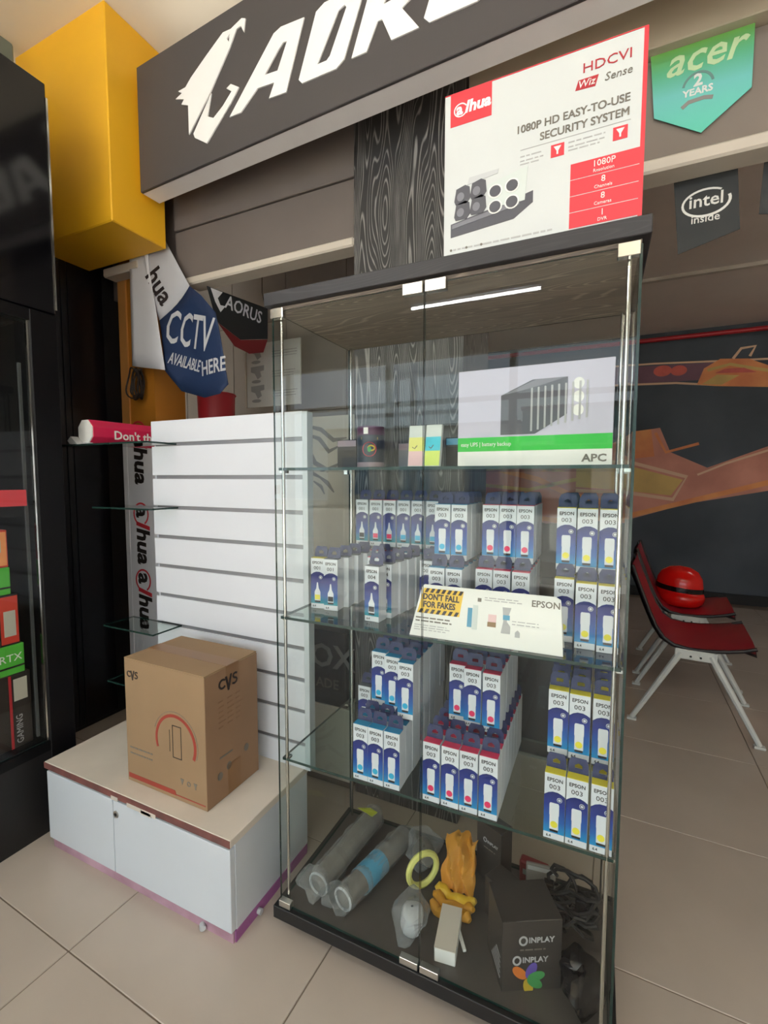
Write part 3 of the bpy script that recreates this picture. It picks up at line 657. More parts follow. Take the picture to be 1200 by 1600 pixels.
# ------------------------------------------------------------------ glass display cabinet
gc = thing('glass_cabinet', 'tall glass display cabinet with black top and base, full of ink cartons', 'display cabinet', (0, 0, 0))
CDP = .385
bx('top_board', 'wood_h', -.012, .812, -.014, CDP+.014, 1.640, 1.672, gc, bevel=.0015)
bx('top_liner', 'wood_under', .002, .798, .002, CDP-.002, 1.632, 1.6395, gc)
bx('base_liner', 'base_grey', .006, .794, .004, CDP-.006, .086, .0864, gc)
bx('base_board', 'black_matte', -.012, .812, -.014, CDP+.014, .052, .086, gc, bevel=.0015)
for x in (.05, .75):
    for y in (.04, CDP-.04):
        cs = bx('caster', 'black_frame', x-.014, x+.014, y-.014, y+.014, .03, .052, gc)
        MB().cyl((x-.010, y, .018), (x+.010, y, .018), .018, n=14).build('wheel', 'black_frame', cs, smooth=True)
for x0, x1 in ((.006, .3985), (.4015, .794)):
    dr = pane('door', x0, x1, -.004, .001, .090, 1.628, gc)
pane('side_panel', 0, .005, .003, CDP, .087, 1.632, gc); pane('side_panel', .795, .80, .003, CDP, .087, 1.632, gc)
pane('back_panel', .006, .794, CDP-.005, CDP, .087, 1.632, gc)
for z in (1.247, .866, .487): 
    pane('glass_shelf', .008, .792, .010, CDP-.008, z-.0035, z+.0035, gc, 'shelf_glass')
    for x in (.011, .789):
        for y in (.03, CDP-.03): bx('shelf_clip', 'chrome', x-.006, x+.006, y-.010, y+.010, z-.010, z-.0036, gc)
for x, y in ((.020, .014), (.780, .014), (.018, CDP-.016), (.782, CDP-.016)):
    MB().cyl((x, y, .087), (x, y, 1.632), .0042, n=10).build('corner_post', 'chrome', gc, smooth=True)
for x0, x1 in ((.004, .040), (.352, .3975), (.4025, .448), (.760, .796)):
    bx('hinge_clip', 'chrome', x0, x1, -.010, .006, 1.610, 1.634, gc, bevel=.001)
    bx('hinge_clip', 'alu', x0, x1, -.010, .006, .087, .104, gc, bevel=.001)

# boxed security kit on the cabinet top
sb = thing('security_kit_box', 'white and red camera kit carton standing on the glass cabinet', 'box', (.438, .004, 1.6725), (0, 0, 0))
BW, BH = .357, .315
bx('carton', 'kit_white', 0, BW, 0, .16, 0, BH, sb, bevel=.001)
bx('side_face', 'box_red', BW, BW+.0008, .0, .16, 0, BH, sb)
bx('top_lid', 'box_red', 0, BW, 0, .16, BH, BH+.0015, sb)
flat('front_edge', 'box_red', rect(BW-.006, BW, .002, BH-.001), 0, sb)
bx('lid_tab', 'card_brown', .005, .048, .03, .06, BH+.0015, BH+.012, sb); bx('lid_tab', 'card_brown', .285, .345, .01, .05, BH+.0015, BH+.010, sb)
flat('logo_field', 'box_red', rect(.012, .094, BH-.062, BH), 0, sb)
logo(sb, 'white_acryl', 'white_acryl', .024, -.0010, BH-.042, .030)
text('HDCVI', 'deep_red', .023, (.335, -.0006, BH-.042), sb, align='RIGHT', sx=1.15)
flat('wordmark_field', 'deep_red', [(.244, BH-.068), (.249, BH-.052), (.282, BH-.052), (.277, BH-.070)], 0, sb)
text('Wiz', 'paper_white', .017, (.262, -.0012, BH-.066), sb, align='CENTER', shear=.2)
text('Sense', 'print_grey', .019, (.335, -.0006, BH-.067), sb, align='RIGHT', shear=.2)
text('1080P HD EASY-TO-USE', 'print_grey', .0195, (.333, -.0006, BH-.112), sb, align='RIGHT', res=4, double=.0009, sx=.94)
text('SECURITY SYSTEM', 'print_grey', .0195, (.333, -.0006, BH-.135), sb, align='RIGHT', res=4, double=.0009, sx=.94)
flat('rule', 'print_lightgrey', rect(.150, .335, BH-.1435, BH-.1425), 0, sb)
for x in (.205, .308): 
    flat('icon_field', 'box_red', rect(x, x+.023, BH-.172, BH-.150), 0, sb)
    flat('icon', 'paper_white', [(x+.005, BH-.154), (x+.018, BH-.154), (x+.013, BH-.162), (x+.013, BH-.168), (x+.010, BH-.168), (x+.010, BH-.162)], -.0007, sb)
lines('fine_print', 'print_lightgrey', .150, .198, [BH-.156, BH-.164, BH-.170], 0, sb, h=.002); lines('fine_print', 'print_lightgrey', .235, .300, [BH-.154, BH-.162, BH-.168], 0, sb, h=.002)
for k, (a, c) in enumerate((('1080P', 'Resolution'), ('8', 'Channels'), ('8', 'Cameras'), ('1', 'DVR'))):
    z1 = .122-k*.0285
    flat('spec_field', 'box_red', rect(.240, BW-.006, z1-.027, z1), 0, sb)
    text(a, 'paper_white', .015, (.295, -.0012, z1-.014), sb, align='CENTER')
    text(c, 'paper_white', .008, (.295, -.0012, z1-.0235), sb, align='CENTER')
# printed picture: recorder and eight cameras
flat('recorder_print', 'ups_dark', [(.015, .040), (.015, .066), (.115, .082), (.175, .094), (.175, .073), (.140, .050)], 0, sb)
flat('recorder_print', 'ups_mid', [(.018, .064), (.115, .078), (.150, .082), (.150, .074), (.018, .056)], -.0007, sb)
for x, z in ((.038, .118), (.070, .122), (.038, .088), (.070, .092)):
    flat('camera_print', 'ups_dark', [(x-.016, z-.010), (x-.013, z-.017), (x+.010, z-.017), (x+.017, z-.008), (x+.015, z+.013), (x+.006, z+.018), (x-.012, z+.013)], -.0007, sb)
    flat('camera_print', 'ups_mid', ell(x-.003, z-.003, .0075, .0085, 14), -.0012, sb)
flat('camera_print', 'note_grey', [(.088, .124), (.165, .142), (.160, .080), (.130, .078), (.095, .085)], -.0003, sb)
flat('camera_print', 'clear_dull', [(.048, .135), (.052, .148), (.110, .150), (.108, .142), (.075, .138)], -.0003, sb)
for x, z in ((.104, .109), (.136, .112), (.104, .080), (.136, .082)):
    flat('camera_print', 'paper_white', ell(x, z, .014, .013, 16), -.0012, sb); flat('camera_print', 'ups_dark', ell(x, z, .011, .0105, 16), -.0018, sb)
lines('fine_print', 'print_lightgrey', .02, .215, [.014], 0, sb, h=.003, jit=0)
for x in (.016, .048, .078): flat('icon', 'print_grey', ell(x, .0155, .0025, .0025, 8), 0, sb)

# ------------------------------------------------------------------ ink cartons
IW, ID, IH = .0400, .040, .138
def bottle_poly(cone):
    if cone: return [(.0115, .022), (.0285, .022), (.0285, .046), (.0235, .056), (.0215, .072), (.0185, .072), (.0165, .056), (.0115, .046)]
    return [(.0115, .022), (.0285, .022), (.0285, .052), (.0292, .053), (.0292, .075), (.0275, .078), (.0125, .078), (.0108, .075), (.0108, .053), (.0115, .052)]
INK = {}
def ink_proto(colour, cone, full, code):
    key = (colour, cone, full, code)
    if key in INK: return INK[key]
    parts = []
    parts.append(('carton', MB().box(0, IW, 0, ID, 0, IH).mesh('carton', 'ink_white', bevel=.0006), (0, 0, 0), (0, 0, 0)))
    tb = MB().prism([[(.001, 0), (IW-.001, 0), (IW-.001, .020), (IW-.006, .030), (.006, .030), (.001, .020)], [(.013, .010), (.027, .010), (.027, .016), (.020, .020), (.013, .016)]], 0, .0015)
    parts.append(('hang_tab', tb.mesh('hang_tab', 'navy'), (0, ID*.55, IH), (math.radians(-12), 0, 0)))
    parts.append(('top_flap', MB().box(.0005, IW-.0005, .0005, ID*.55, IH, IH+.001).mesh('top_flap', 'flap_'+colour), (0, 0, 0), (0, 0, 0)))
    if full:
        wave = [(0, .014), (IW, .014), (IW, .094), (.034, .098), (.026, .101), (.016, .101), (.008, .098), (0, .092)]
        parts.append(('print_panel', MB().prism(wave, -.0005, 0).mesh('print_panel', 'ink_panel_green' if cone else 'ink_panel'), (0, 0, 0), (0, 0, 0)))
        parts.append(('side_print', MB().box(IW, IW+.0004, .004, .008, .016, .090).mesh('side_print', 'ink_blank'), (0, 0, 0), (0, 0, 0)))
        parts.append(('bottle_print', MB().prism(bottle_poly(cone), -.0011, -.0005).mesh('bottle_print', 'ink_white'), (0, 0, 0), (0, 0, 0)))
        parts.append(('ink_window', MB().prism(ell(.020, .033, .0070, .0070, 14) if not cone else rect(.0125, .0275, .025, .038), -.0016, -.0011).mesh('ink_window', 'ink_'+colour), (0, 0, 0), (0, 0, 0)))
        parts.append(('bottle_cap', MB().box(.0122, .0278, -.0011, -.0005, .0172, .0215).mesh('bottle_cap', 'print_black'), (0, 0, 0), (0, 0, 0)))
        parts.append(('roundel', MB().prism(ell(.0295, .0865, .0050, .0050, 14), -.0011, -.0005).mesh('roundel', 'ink_white'), (0, 0, 0), (0, 0, 0)))
        parts.append(('roundel', MB().prism(arc(.0295, .0865, .0034, .0034, .0012, 0, 2*PI, 12), -.0015, -.0011).mesh('roundel', 'navy'), (0, 0, 0), (0, 0, 0)))
        t1 = text_mesh('EPSON', .0105, bold=.02, align='CENTER', sx=.95, thick=.0002).copy(); t1.materials.clear(); t1.materials.append(MATS['print_black'])
        parts.append(('lettering', t1, (.020, -.0003, .1225), (PI/2, 0, 0)))
        t2 = text_mesh(code, .0135, align='CENTER', sx=1.1, thick=.0002).copy(); t2.materials.clear(); t2.materials.append(MATS['print_black'])
        parts.append(('lettering', t2, (.020, -.0003, .1070), (PI/2, 0, 0)))
        t3 = text_mesh('6.4', .0075, align='CENTER', thick=.0002, bold=.02).copy(); t3.materials.clear(); t3.materials.append(MATS['print_black'])
        parts.append(('lettering', t3, (.010, -.0003, .0045), (PI/2, 0, 0)))
    INK[key] = parts; return parts
ORD = ['first', 'second', 'third', 'fourth', 'fifth', 'sixth', 'seventh', 'eighth']
def ink(colour, label, group, x, y, z, rot=0, cone=False, full=True, code='003'):
    t = thing('ink_carton', label, 'ink box', (x, y, z), rot, group)
    for nm, me, lo, ro in ink_proto(colour, cone, full, code): link(nm, me, t, lo, ro)
    return t
def block(colour, shelf, z, cols, rows, up_cols, up_rows, what, cone=False, code='003', dz=.152):
    g = '%s ink cartons on the %s shelf' % (what, shelf)
    for c, (x, y) in enumerate(cols):
        for r in range(rows):
            yy = y+r*.0425
            if yy+ID > .372: break
            ink(colour, '%s ink carton, %s shelf, lower tier, %s from left, %s' % (what, shelf, ORD[c], 'front row' if r == 0 else ORD[r]+' row back'), g, x+rnd.uniform(-.0008, .0008), yy, z, rnd.uniform(-.02, .02) if r == 0 else 0, cone, r == 0, code)
    for c, (x, y) in enumerate(up_cols):
        for r in range(up_rows):
            yy = y+r*.0425
            if yy+ID > .372: break
            ink(colour, '%s ink carton, %s shelf, upper tier, %s from left, %s' % (what, shelf, ORD[c], 'front row' if r == 0 else ORD[r]+' row back'), g, x+rnd.uniform(-.0008, .0008), yy, z+dz, rnd.uniform(-.02, .02) if r == 0 else 0, cone, r == 0, code)
S2, S3 = .8700, .4910
block('yellow', 'middle', S2, [(.662, .118), (.7055, .088), (.749, .082)], 6, [(.660, .150), (.703, .132), (.747, .128)], 5, 'yellow')
block('magenta', 'middle', S2, [(.479, .150), (.522, .150), (.565, .148)], 5, [(.484, .192), (.526, .192), (.567, .190)], 4, 'magenta')
block('cyan', 'middle', S2, [(.371, .120), (.414, .120)], 6, [(.371, .163), (.414, .163)], 5, 'cyan')
# dropper-bottle cartons, looser rows
g4 = 'dropper bottle cartons on the middle shelf'
for k, (x, col) in enumerate(((.072, 'black'), (.118, 'magenta'), (.163, 'magenta'), (.208, 'cyan'), (.253, 'cyan'), (.298, 'cyan'))):
    ink(col, 'dropper-bottle ink carton, middle shelf, lower tier, %s from left, back row' % ORD[k], g4, x, .300, S2, 0, True, True, '001')
    ink(col, 'dropper-bottle ink carton, middle shelf, upper tier, %s from left, back row' % ORD[k], g4, x, .302, S2+.152, 0, True, True, '001')
ink('yellow', 'dropper-bottle ink carton with yellow bottle, outermost on the middle shelf', g4, .036, .108, S2, .12, True, True, '001')
ink('black', 'dropper-bottle ink carton beside the outermost yellow one on the middle shelf', g4, .080, .104, S2, .12, True, True, '001')
for k in range(3): ink('black', 'dropper-bottle ink carton, %s behind the black one on the middle shelf' % ORD[k], g4, .088+.006*k, .150+.044*k, S2, .12, True, False, '001')
ink('magenta', 'dropper-bottle ink carton with red bottle, half hidden by the foremost carton', g4, .170, .185, S2, 0, True, True, '001')
ink('magenta', 'dropper-bottle ink carton standing behind the red-bottle carton', g4, .170, .228, S2, 0, True, False, '001')
ink('black', 'foremost dropper-bottle ink carton with black bottle, alone at the shelf edge', g4, .222, .068, S2, -.06, True, True, '004')
for k in range(4): ink('black', 'dropper-bottle ink carton, %s behind the foremost black one' % ORD[k], g4, .236+.006*k, .112+.043*k, S2, -.04, True, k == 0, '004')
ink('black', 'dropper-bottle ink carton with dark bottle next to the cyan cartons', g4, .318, .200, S2, 0, True, True, '001')
ink('black', 'dropper-bottle ink carton behind the dark one next to the cyan cartons', g4, .318, .243, S2, 0, True, False, '001')
block('cyan', 'lower', S3, [(.217, .014), (.2585, .014), (.300, .014)], 8, [(.226, .100), (.270, .085), (.314, .062)], 6, 'cyan')
ink('black', 'single black ink carton at the outer end of the lower shelf', 'black ink cartons on the lower shelf', .130, .205, S3, 0, False, True)
ink('black', 'black ink carton hidden behind the single one, lower shelf', 'black ink cartons on the lower shelf', .130, .250, S3, 0, False, False)
block('magenta', 'lower', S3, [(.399, .014), (.442, .014), (.485, .014), (.528, .014)], 8, [(.430, .108), (.471, .095), (.515, .088)], 6, 'magenta')
block('yellow', 'lower', S3, [(.661, .014), (.704, .014), (.748, .014)], 7, [(.660, .066), (.703, .062), (.747, .060)], 6, 'yellow')

# tent card on the middle shelf
tc_ = thing('tent_card', 'white tent card with yellow hazard block warning on the middle shelf', 'sign card', (.362, .018, S2), (math.radians(-14), 0, math.radians(1)))
TW, TH = .327, .116
MB().prism([(0, 0), (TW, 0), (TW-.008, TH-.006), (TW-.018, TH), (.026, TH), (.020, TH-.008)], 0, .002).build('front_panel', 'paper_white', tc_)
MB().prism([(0, 0), (TW, 0), (TW-.008, TH-.006), (TW-.018, TH), (.026, TH), (.020, TH-.008)], 0, .002).build('back_panel', 'paper_white', tc_, (0, .056, .013), (math.radians(28), 0, 0))
flat('hazard_field', 'hazard', [(.014, .052), (.112, .052), (.118, .108), (.026, .108)], 0, tc_)
for k in range(7):
    flat('hazard_stripe', 'print_black', [(.028+k*.013, .0985), (.035+k*.013, .0985), (.040+k*.013, .108), (.033+k*.013, .108)], -.0007, tc_)
    flat('hazard_stripe', 'print_black', [(.017+k*.0137, .052), (.024+k*.0137, .052), (.029+k*.0137, .0615), (.022+k*.0137, .0615)], -.0007, tc_)
text("DON'T FALL", 'print_black', .0185, (.0675, -.0012, .083), tc_, bold=.035, align='CENTER', sx=.82)
text('FOR FAKES', 'print_black', .0185, (.0645, -.0012, .066), tc_, bold=.035, align='CENTER', sx=.82)
text('EPSON', 'print_grey', .0185, (.262, -.0006, .092), tc_, bold=.02)
lines('fine_print', 'print_grey', .012, .105, [.040, .033], 0, tc_, h=.003); lines('fine_print', 'print_lightgrey', .010, .105, [.024, .019, .014], 0, tc_, h=.0018)
lines('fine_print', 'print_lightgrey', .165, .245, [.094, .099], 0, tc_, h=.002); lines('fine_print', 'print_lightgrey', .225, .29, [.050, .056], 0, tc_, h=.0018)
flat('picture', 'tube_blue', rect(.130, .140, .034, .075), 0, tc_); flat('picture', 'note_grey', rect(.141, .152, .030, .082), 0, tc_); flat('picture', 'print_grey', rect(.150, .158, .090, .098), 0, tc_)
flat('picture', 'note_pink', rect(.175, .192, .040, .066), 0, tc_); flat('picture', 'card_brown', rect(.174, .192, .040, .050), -.0007, tc_)
flat('picture', 'print_lightgrey', [(.203, .030), (.222, .030), (.222, .045), (.214, .055), (.222, .084), (.204, .084), (.207, .055)], 0, tc_); flat('picture', 'tube_blue', rect(.206, .220, .058, .068), -.0007, tc_)
flat('picture', 'print_lightgrey', [(.232, .025), (.242, .025), (.242, .035), (.237, .040), (.232, .035)], 0, tc_)

# ------------------------------------------------------------------ top shelf goods
S1 = 1.2510
ub = thing('ups_box', 'large grey carton with green band and power unit picture, top shelf', 'box', (.436, .135, S1), (0, 0, math.radians(-1)))
UW, UH = .330, .222
bx('carton', 'ups_grey', 0, UW, 0, .19, 0, UH, ub, bevel=.001)
flat('white_field', 'paper_white', rect(.0005, UW-.0005, .001, .036), 0, ub)
flat('green_band', 'ups_green', rect(.0005, UW-.0005, .036, .068), 0, ub)
text('easy UPS | battery backup', 'paper_white', .013, (.008, -.0012, .048), ub, sx=.85)
text('APC', 'print_grey', .022, (.272, -.0012, .010), ub, bold=.03, sx=1.15)
lines('fine_print', 'print_lightgrey', .01, .15, [.024], 0, ub, h=.002)
lines('fine_print', 'print_lightgrey', .215, .262, [.013], 0, ub, h=.003)
flat('unit_print', 'ups_dark', [(.100, .072), (.175, .072), (.240, .112), (.240, .190), (.168, .190), (.100, .160)], -.0007, ub)
flat('unit_print', 'ups_mid', [(.100, .160), (.168, .172), (.240, .190), (.178, .190)], -.0012, ub)
for k in range(9): flat('grille_print', 'print_lightgrey', rect(.165+k*.014, .169+k*.014, .078+k*.003, .172+k*.001), -.0014, ub)
for k in range(3): flat('badge_print', 'paper_white', ell(.262, .175-k*.028, .011, .012, 16), -.0007, ub)
tn = thing('drink_tin', 'small dark tin with red round picture on the top shelf', 'tin', (.208, .13, S1))
MB().lathe([(0, 0), (.034, 0), (.0355, .003), (.0355, .014)], 28).build('bottom_band', 'tin_band', tn, smooth=True)
MB().lathe([(.0355, .014), (.0355, .082)], 28).build('body', 'tin_dark', tn, smooth=True)
MB().lathe([(.0355, .082), (.0355, .100), (.034, .104), (0, .104)], 28).build('top_band', 'tin_purple', tn, smooth=True)
def wrap(poly, r, zc, name, m, parent, a0):
    b = MB().prism(poly, 0, .0006)
    b.v = [((r+.0004-p[1])*math.sin(p[0]/r+a0), -(r+.0004-p[1])*math.cos(p[0]/r+a0), p[2]+zc) for p in b.v]
    return b.build(name, m, parent)
wrap(ell(0, 0, .018, .018, 18), .0355, .046, 'picture', 'box_red', tn, .35); wrap(ell(0, .003, .010, .008, 14), .0359, .046, 'picture', 'petal_yellow', tn, .5)
wrap(ell(.004, -.002, .005, .007, 12), .0363, .048, 'picture', 'petal_green', tn, .25)
wrap(rect(-.022, .022, -.003, .003), .0355, .073, 'title_bar', 'petal_yellow', tn, .35); wrap(rect(-.006, .006, -.008, .008), .0355, .092, 'title_bar', 'paper_white', tn, .1)
for lab, x, rz, a, c, d_ in (('sticky-note packet in yellow and pink leaning on the top shelf', .316, .10, 'note_yellow', 'note_pink', 'note_grey'), ('sticky-note packet in blue and lime beside the yellow and pink one', .358, -.05, 'note_blue', 'note_lime', 'note_grey')):
    t = thing('note_packet', lab, 'stationery', (x, .115, S1+.0021), (math.radians(-9), 0, rz), 'sticky-note packets on the top shelf')
    bx('sleeve', d_, 0, .040, 0, .012, 0, .102, t, bevel=.001)
    flat('upper_note', a, rect(.001, .039, .038, .072), 0, t); flat('lower_note', c, rect(.001, .039, .002, .038), 0, t)
    flat('drawing', 'print_grey', ribbon([(.010, .048), (.016, .044), (.022, .052)], .001), -.0007, t)
for lab, x, y, wd, ht, m in (('plain brown box near the post on the top shelf', .085, .17, .060, .078, 'dark_box'), ('dark box with blue band between note packets and the grey carton', .395, .17, .036, .074, 'black_matte'), ('low grey box behind the small dark tin', .255, .20, .045, .066, 'ups_mid')):
    t = thing('small_box', lab, 'box', (x, y, S1), 0)
    bx('carton', m, 0, wd, 0, .05, 0, ht, t, bevel=.001)
    flat('band', 'tube_blue' if 'blue' in lab else 'tin_band', rect(.002, wd-.002, ht-.018, ht-.002), 0, t)

# ------------------------------------------------------------------ clutter on the cabinet floor
Z0 = .0865
def roll(lab, p0, p1, r, m, ring):
    d = Vector(p1)-Vector(p0); L = d.length; ang = math.atan2(d.y, d.x)-PI/2
    t = thing('wrapped_roll', lab, 'roll', (p0[0], p0[1], Z0), ang, 'rolls in clear film on the cabinet floor')
    b = MB().tube([(0, L*i/10, r) for i in range(11)], r*.86, 14)
    b.build('core', m, t, smooth=True)
    pts = [(.002*math.sin(i*2.1), L*(i/14*1.16-.08), r+.001) for i in range(15)]
    rr = [r*.55]+[r*(1.0+.05*math.sin(i*2.7)) for i in range(13)]+[r*.6]
    crumple(MB().tube(pts, rr, 16, cap=False), .005, int(L*100)).build('film', 'plastic_film', t)
    b = MB().tube([(r*.8*math.cos(a), -.006, r+r*.8*math.sin(a)) for a in [2*PI*i/18 for i in range(18)]], .0032, 8, closed=True)
    b.build('end_ring', ring, t, smooth=True)
    c = MB().lathe([(max(.02, math.sin(PI*i/8))**.6, (1-math.cos(PI*i/8))/2) for i in range(9)], 14, M=Matrix.Diagonal((r*1.25, r*1.0, r*1.5, 1)))
    crumple(c, r*.45, int(L*777), 40); mn = min(p[2] for p in c.v); c.v = [(p[0]-.012, p[1]-.010, p[2]-mn+.001) for p in c.v]
    c.build('film_end', 'plastic_film', t, fix=False)
    return t
roll('grey roll in clear film lying against the cabinet side', (.085, .065), (.110, .350), .036, 'tube_dark', 'clear_dull')
t = roll('roll in clear film with a light blue sleeve, cabinet floor', (.168, .055), (.232, .320), .034, 'tube_dark', 'clear_dull')
MB().tube([(0, .06, .034), (0, .15, .034)], .0338, 18, cap=False).build('blue_sleeve', 'tube_blue', t, smooth=True)
t = thing('lime_tag', 'crumpled lime paper tag on the far end of the grey roll', 'tag', (.10, .318, Z0+.073))
crumple(MB().prism([(-.03, 0), (0, .018), (.035, .006), (.03, -.018), (0, -.006)], 0, .002, 'xy'), .006, 3, 30).build('paper', 'lime', t)
def bag(lab, x, y, sx, sy, sz, seed, m='plastic_film', inner=None, z=Z0):
    t = thing('plastic_bag', lab, 'bag', (x, y, z))
    b = MB(); n, k = 18, 10
    prof = [(max(.02, math.sin(PI*i/k))**.6, (1-math.cos(PI*i/k))/2) for i in range(k+1)]
    b.lathe([(r, zz) for r, zz in prof], n, M=Matrix.Diagonal((sx, sy, sz, 1)))
    crumple(b, min(sx, sy, sz)*.42, seed, 28); mn = min(p[2] for p in b.v); b.v = [(p[0], p[1], p[2]-mn+.0005) for p in b.v]
    b.build('film', m, t, fix=False)
    if inner: 
        c = MB().lathe([(r*.7, zz*.7+.08) for r, zz in prof], 12, M=Matrix.Diagonal((sx, sy, sz, 1))); crumple(c, sx*.25, seed+5, 22); mn = min(p[2] for p in c.v); c.v = [(p[0], p[1], p[2]-mn+.003) for p in c.v]
        c.build('contents', inner, t, smooth=True)
    return t
bag('clear crumpled bag at the cabinet door beside the white box', .350, .075, .045, .055, .075, 3, inner='clear_dull')
bag('clear crumpled bag behind the blue-sleeved roll', .305, .290, .05, .06, .07, 11, inner='tube_dark')
bag('black plastic bag at the cabinet corner under the cables', .742, .085, .045, .055, .085, 21, m='black_gloss')
yb = thing('yellow_cloth', 'crumpled yellow cloth heap with a tape roll beside it', 'cloth', (.425, .235, Z0))
b = MB(); prof = [(max(.02, math.sin(PI*i/10))**.5, (1-math.cos(PI*i/10))/2) for i in range(11)]
b = MB()
n = 14
for th in (0, .012):
    b.add([(-.044+.088*i/n+.003*math.sin(j*.9)-.006*j/n, .028*(j/n)**2-.010*math.sin(i*1.1+j*.5)-.02+th+.05*(j/n), .012+.105*j/n-.012*math.sin(i*.55+1)*(j/n)) for j in range(n+1) for i in range(n+1)], [(j*(n+1)+i, j*(n+1)+i+1, (j+1)*(n+1)+i+1, (j+1)*(n+1)+i) for j in range(n) for i in range(n)])
crumple(b, .005, 8, 40).build('folds', 'cloth_orange', yb, smooth=True, fix=False)
for q in range(3):
    pts = [(-.055+.11*i/10, -.035-.022*q+.010*math.sin(i*.8+q), .014-.002*q+.006*math.sin(i*1.3+q)) for i in range(11)]
    crumple(MB().tube(pts, [.006]+[.013]*9+[.006], 10), .0025, q, 30).build('lower_fold', 'cloth_yellow' if q else 'hazard', yb, smooth=True)
tr_ = thing('tape_roll', 'pale yellow ring of tape standing behind the door gap', 'tape', (.332, .205, Z0+.0545), (0, 0, .9))
MB().tube([(.045*math.cos(a), 0, .045*math.sin(a)) for a in [2*PI*i/24 for i in range(24)]], .0085, 8, closed=True).build('ring', 'note_yellow', tr_, smooth=True)
wb_ = thing('white_box', 'small plain white box lying near the cabinet doors', 'box', (.425, .030, Z0), (0, 0, .14))
bx('carton', 'paper_white', 0, .05, 0, .115, 0, .035, wb_, bevel=.0015); bx('lid', 'wall_plain', -.0005, .0505, -.0005, .118, .035, .037, wb_)
ws = MB().box(-.004, .004, 0, .12, 0, .006).build('white_stick', 'paper_white', None, (.488, .070, Z0+.012), (0, 0, .55), bevel=.001); tag(ws, 'thin white plastic stick leaning between the white box and black boxes', 'stick')
def black_box(lab, loc, rot, w_, d_, h_, big=False):
    t = thing('black_box', lab, 'box', loc, rot, 'black cartons on the cabinet floor')
    bx('carton', 'box_black', 0, w_, 0, d_, 0, h_, t, bevel=.0012)
    flat('logo_ring', 'print_lightgrey', arc(w_*.35, h_*.72, w_*.06, w_*.07, w_*.03, 0, 2*PI, 16), 0, t)
    text('INPLAY', 'print_lightgrey', w_*.13, (w_*.44, -.0006, h_*.69), t, bold=.02)
    lines('fine_print', 'print_grey', w_*.3, w_*.85, [h_*.58], 0, t, h=.003)
    if big:
        flat('logo_ring', 'print_lightgrey', arc(w_*.25, h_*.44, w_*.06, w_*.07, w_*.03, 0, 2*PI, 16), 0, t)
        text('INPLAY', 'print_lightgrey', w_*.13, (w_*.34, -.0006, h_*.41), t, bold=.02)
        for k, (m, a) in enumerate((('petal_orange', 2.4), ('petal_purple', 1.1), ('petal_green', .2), ('petal_yellow', -1.4), ('petal_green', -.6))):
            cx, cz = w_*.42+math.cos(a)*.022, h_*.18+math.sin(a)*.020
            pts = ell(0, 0, .020, .011, 16); ca, sa = math.cos(a), math.sin(a)
            flat('petal', m, [(cx+p*ca-q*sa, cz+p*sa+q*ca) for p, q in pts], -.0001*k, t)
        b = MB()
        for k in range(5): b.box(-.0007, 0, .012, .012+.06-.008*k, .02+k*.012, .0235+k*.012)
        b.build('fine_print', 'print_lightgrey', t)
    return t
black_box('black carton standing upright at the back of the cabinet floor', (.455, .320, Z0), (0, 0, -.45), .085, .05, .165)
black_box('middle black carton, propped between the upright one and the big one', (.505, .205, Z0), (0, 0, -.5), .075, .06, .105)
black_box('big black carton with coloured petal print turned away from the doors', (.582, .030, Z0), (0, 0, .50), .135, .105, .165, True)
sr = thing('red_packet', 'small red packet wedged behind the big black carton', 'packet', (.575, .315, Z0), (0, 0, -.1))
bx('pouch', 'dark_red', 0, .075, 0, .03, 0, .085, sr, bevel=.004); flat('label_print', 'claw_grey', rect(.01, .06, .05, .065), 0, sr)
gp = thing('grey_packet', 'grey flat packet leaning behind the big black carton', 'packet', (.60, .262, Z0+.0018), (math.radians(-8), 0, .12))
bx('pouch', 'claw_grey', 0, .075, 0, .012, 0, .115, gp, bevel=.003); flat('seal', 'clear_dull', rect(.004, .071, .1, .11), 0, gp)
cbs = thing('cable_tangle', 'tangle of black cables and plugs heaped in the cabinet corner', 'cable', (.715, .225, Z0))
for s_ in range(7):
    r0 = random.Random(40+s_); pts = []
    a0 = r0.uniform(0, 6)
    for i in range(26):
        a = a0+i*.42; rad = .035+.018*math.sin(i*.9+s_)
        pts.append((rad*1.15*math.cos(a), rad*math.sin(a), .02+.075*(.5+.5*math.sin(i*.33+s_))+.010*s_))
    MB().tube(pts, .0045, 6).build('cable', 'black_matte', cbs, smooth=True)
for x, y, z in ((-.055, 0, .10), (.02, -.03, .11), (.045, .02, .06)): bx('plug', 'black_frame', x-.012, x+.012, y-.01, y+.01, z, z+.03, cbs, bevel=.002)

# ------------------------------------------------------------------ things standing behind the cabinet
db = thing('display_board', 'pale standing board with grey claw drawing behind the glass cabinet', 'board', (-.62, 1.22, 0))
bx('board', 'board_beige', -.45, .22, 0, .03, .02, 1.56, db, bevel=.002)
for a in (-.40, .15): bx('foot', 'alu', a, a+.04, -.12, .05, 0, .02, db)
for pts, wd in (([(-.14, 1.52), (-.02, 1.49), (.06, 1.43), (.14, 1.44)], .012), ([(-.12, 1.47), (-.03, 1.44), (.03, 1.37), (.10, 1.40)], .012), ([(-.10, 1.40), (-.06, 1.31), (.02, 1.27), (.11, 1.31)], .014), ([(-.11, 1.31), (-.07, 1.25), (0, 1.22)], .011), ([(-.04, 1.24), (.02, 1.20), (.06, 1.15)], .012), ([(-.07, 1.21), (-.02, 1.18), (.0, 1.14)], .010)):
    flat('claw_mark', 'claw_grey', ribbon(pts, [wd*.4]+[wd]*(len(pts)-2)+[wd*.3]), 0, db, t=.001)
pb = thing('low_plinth', 'low pale plinth behind the glass cabinet', 'plinth', (-.19, .68, 0))
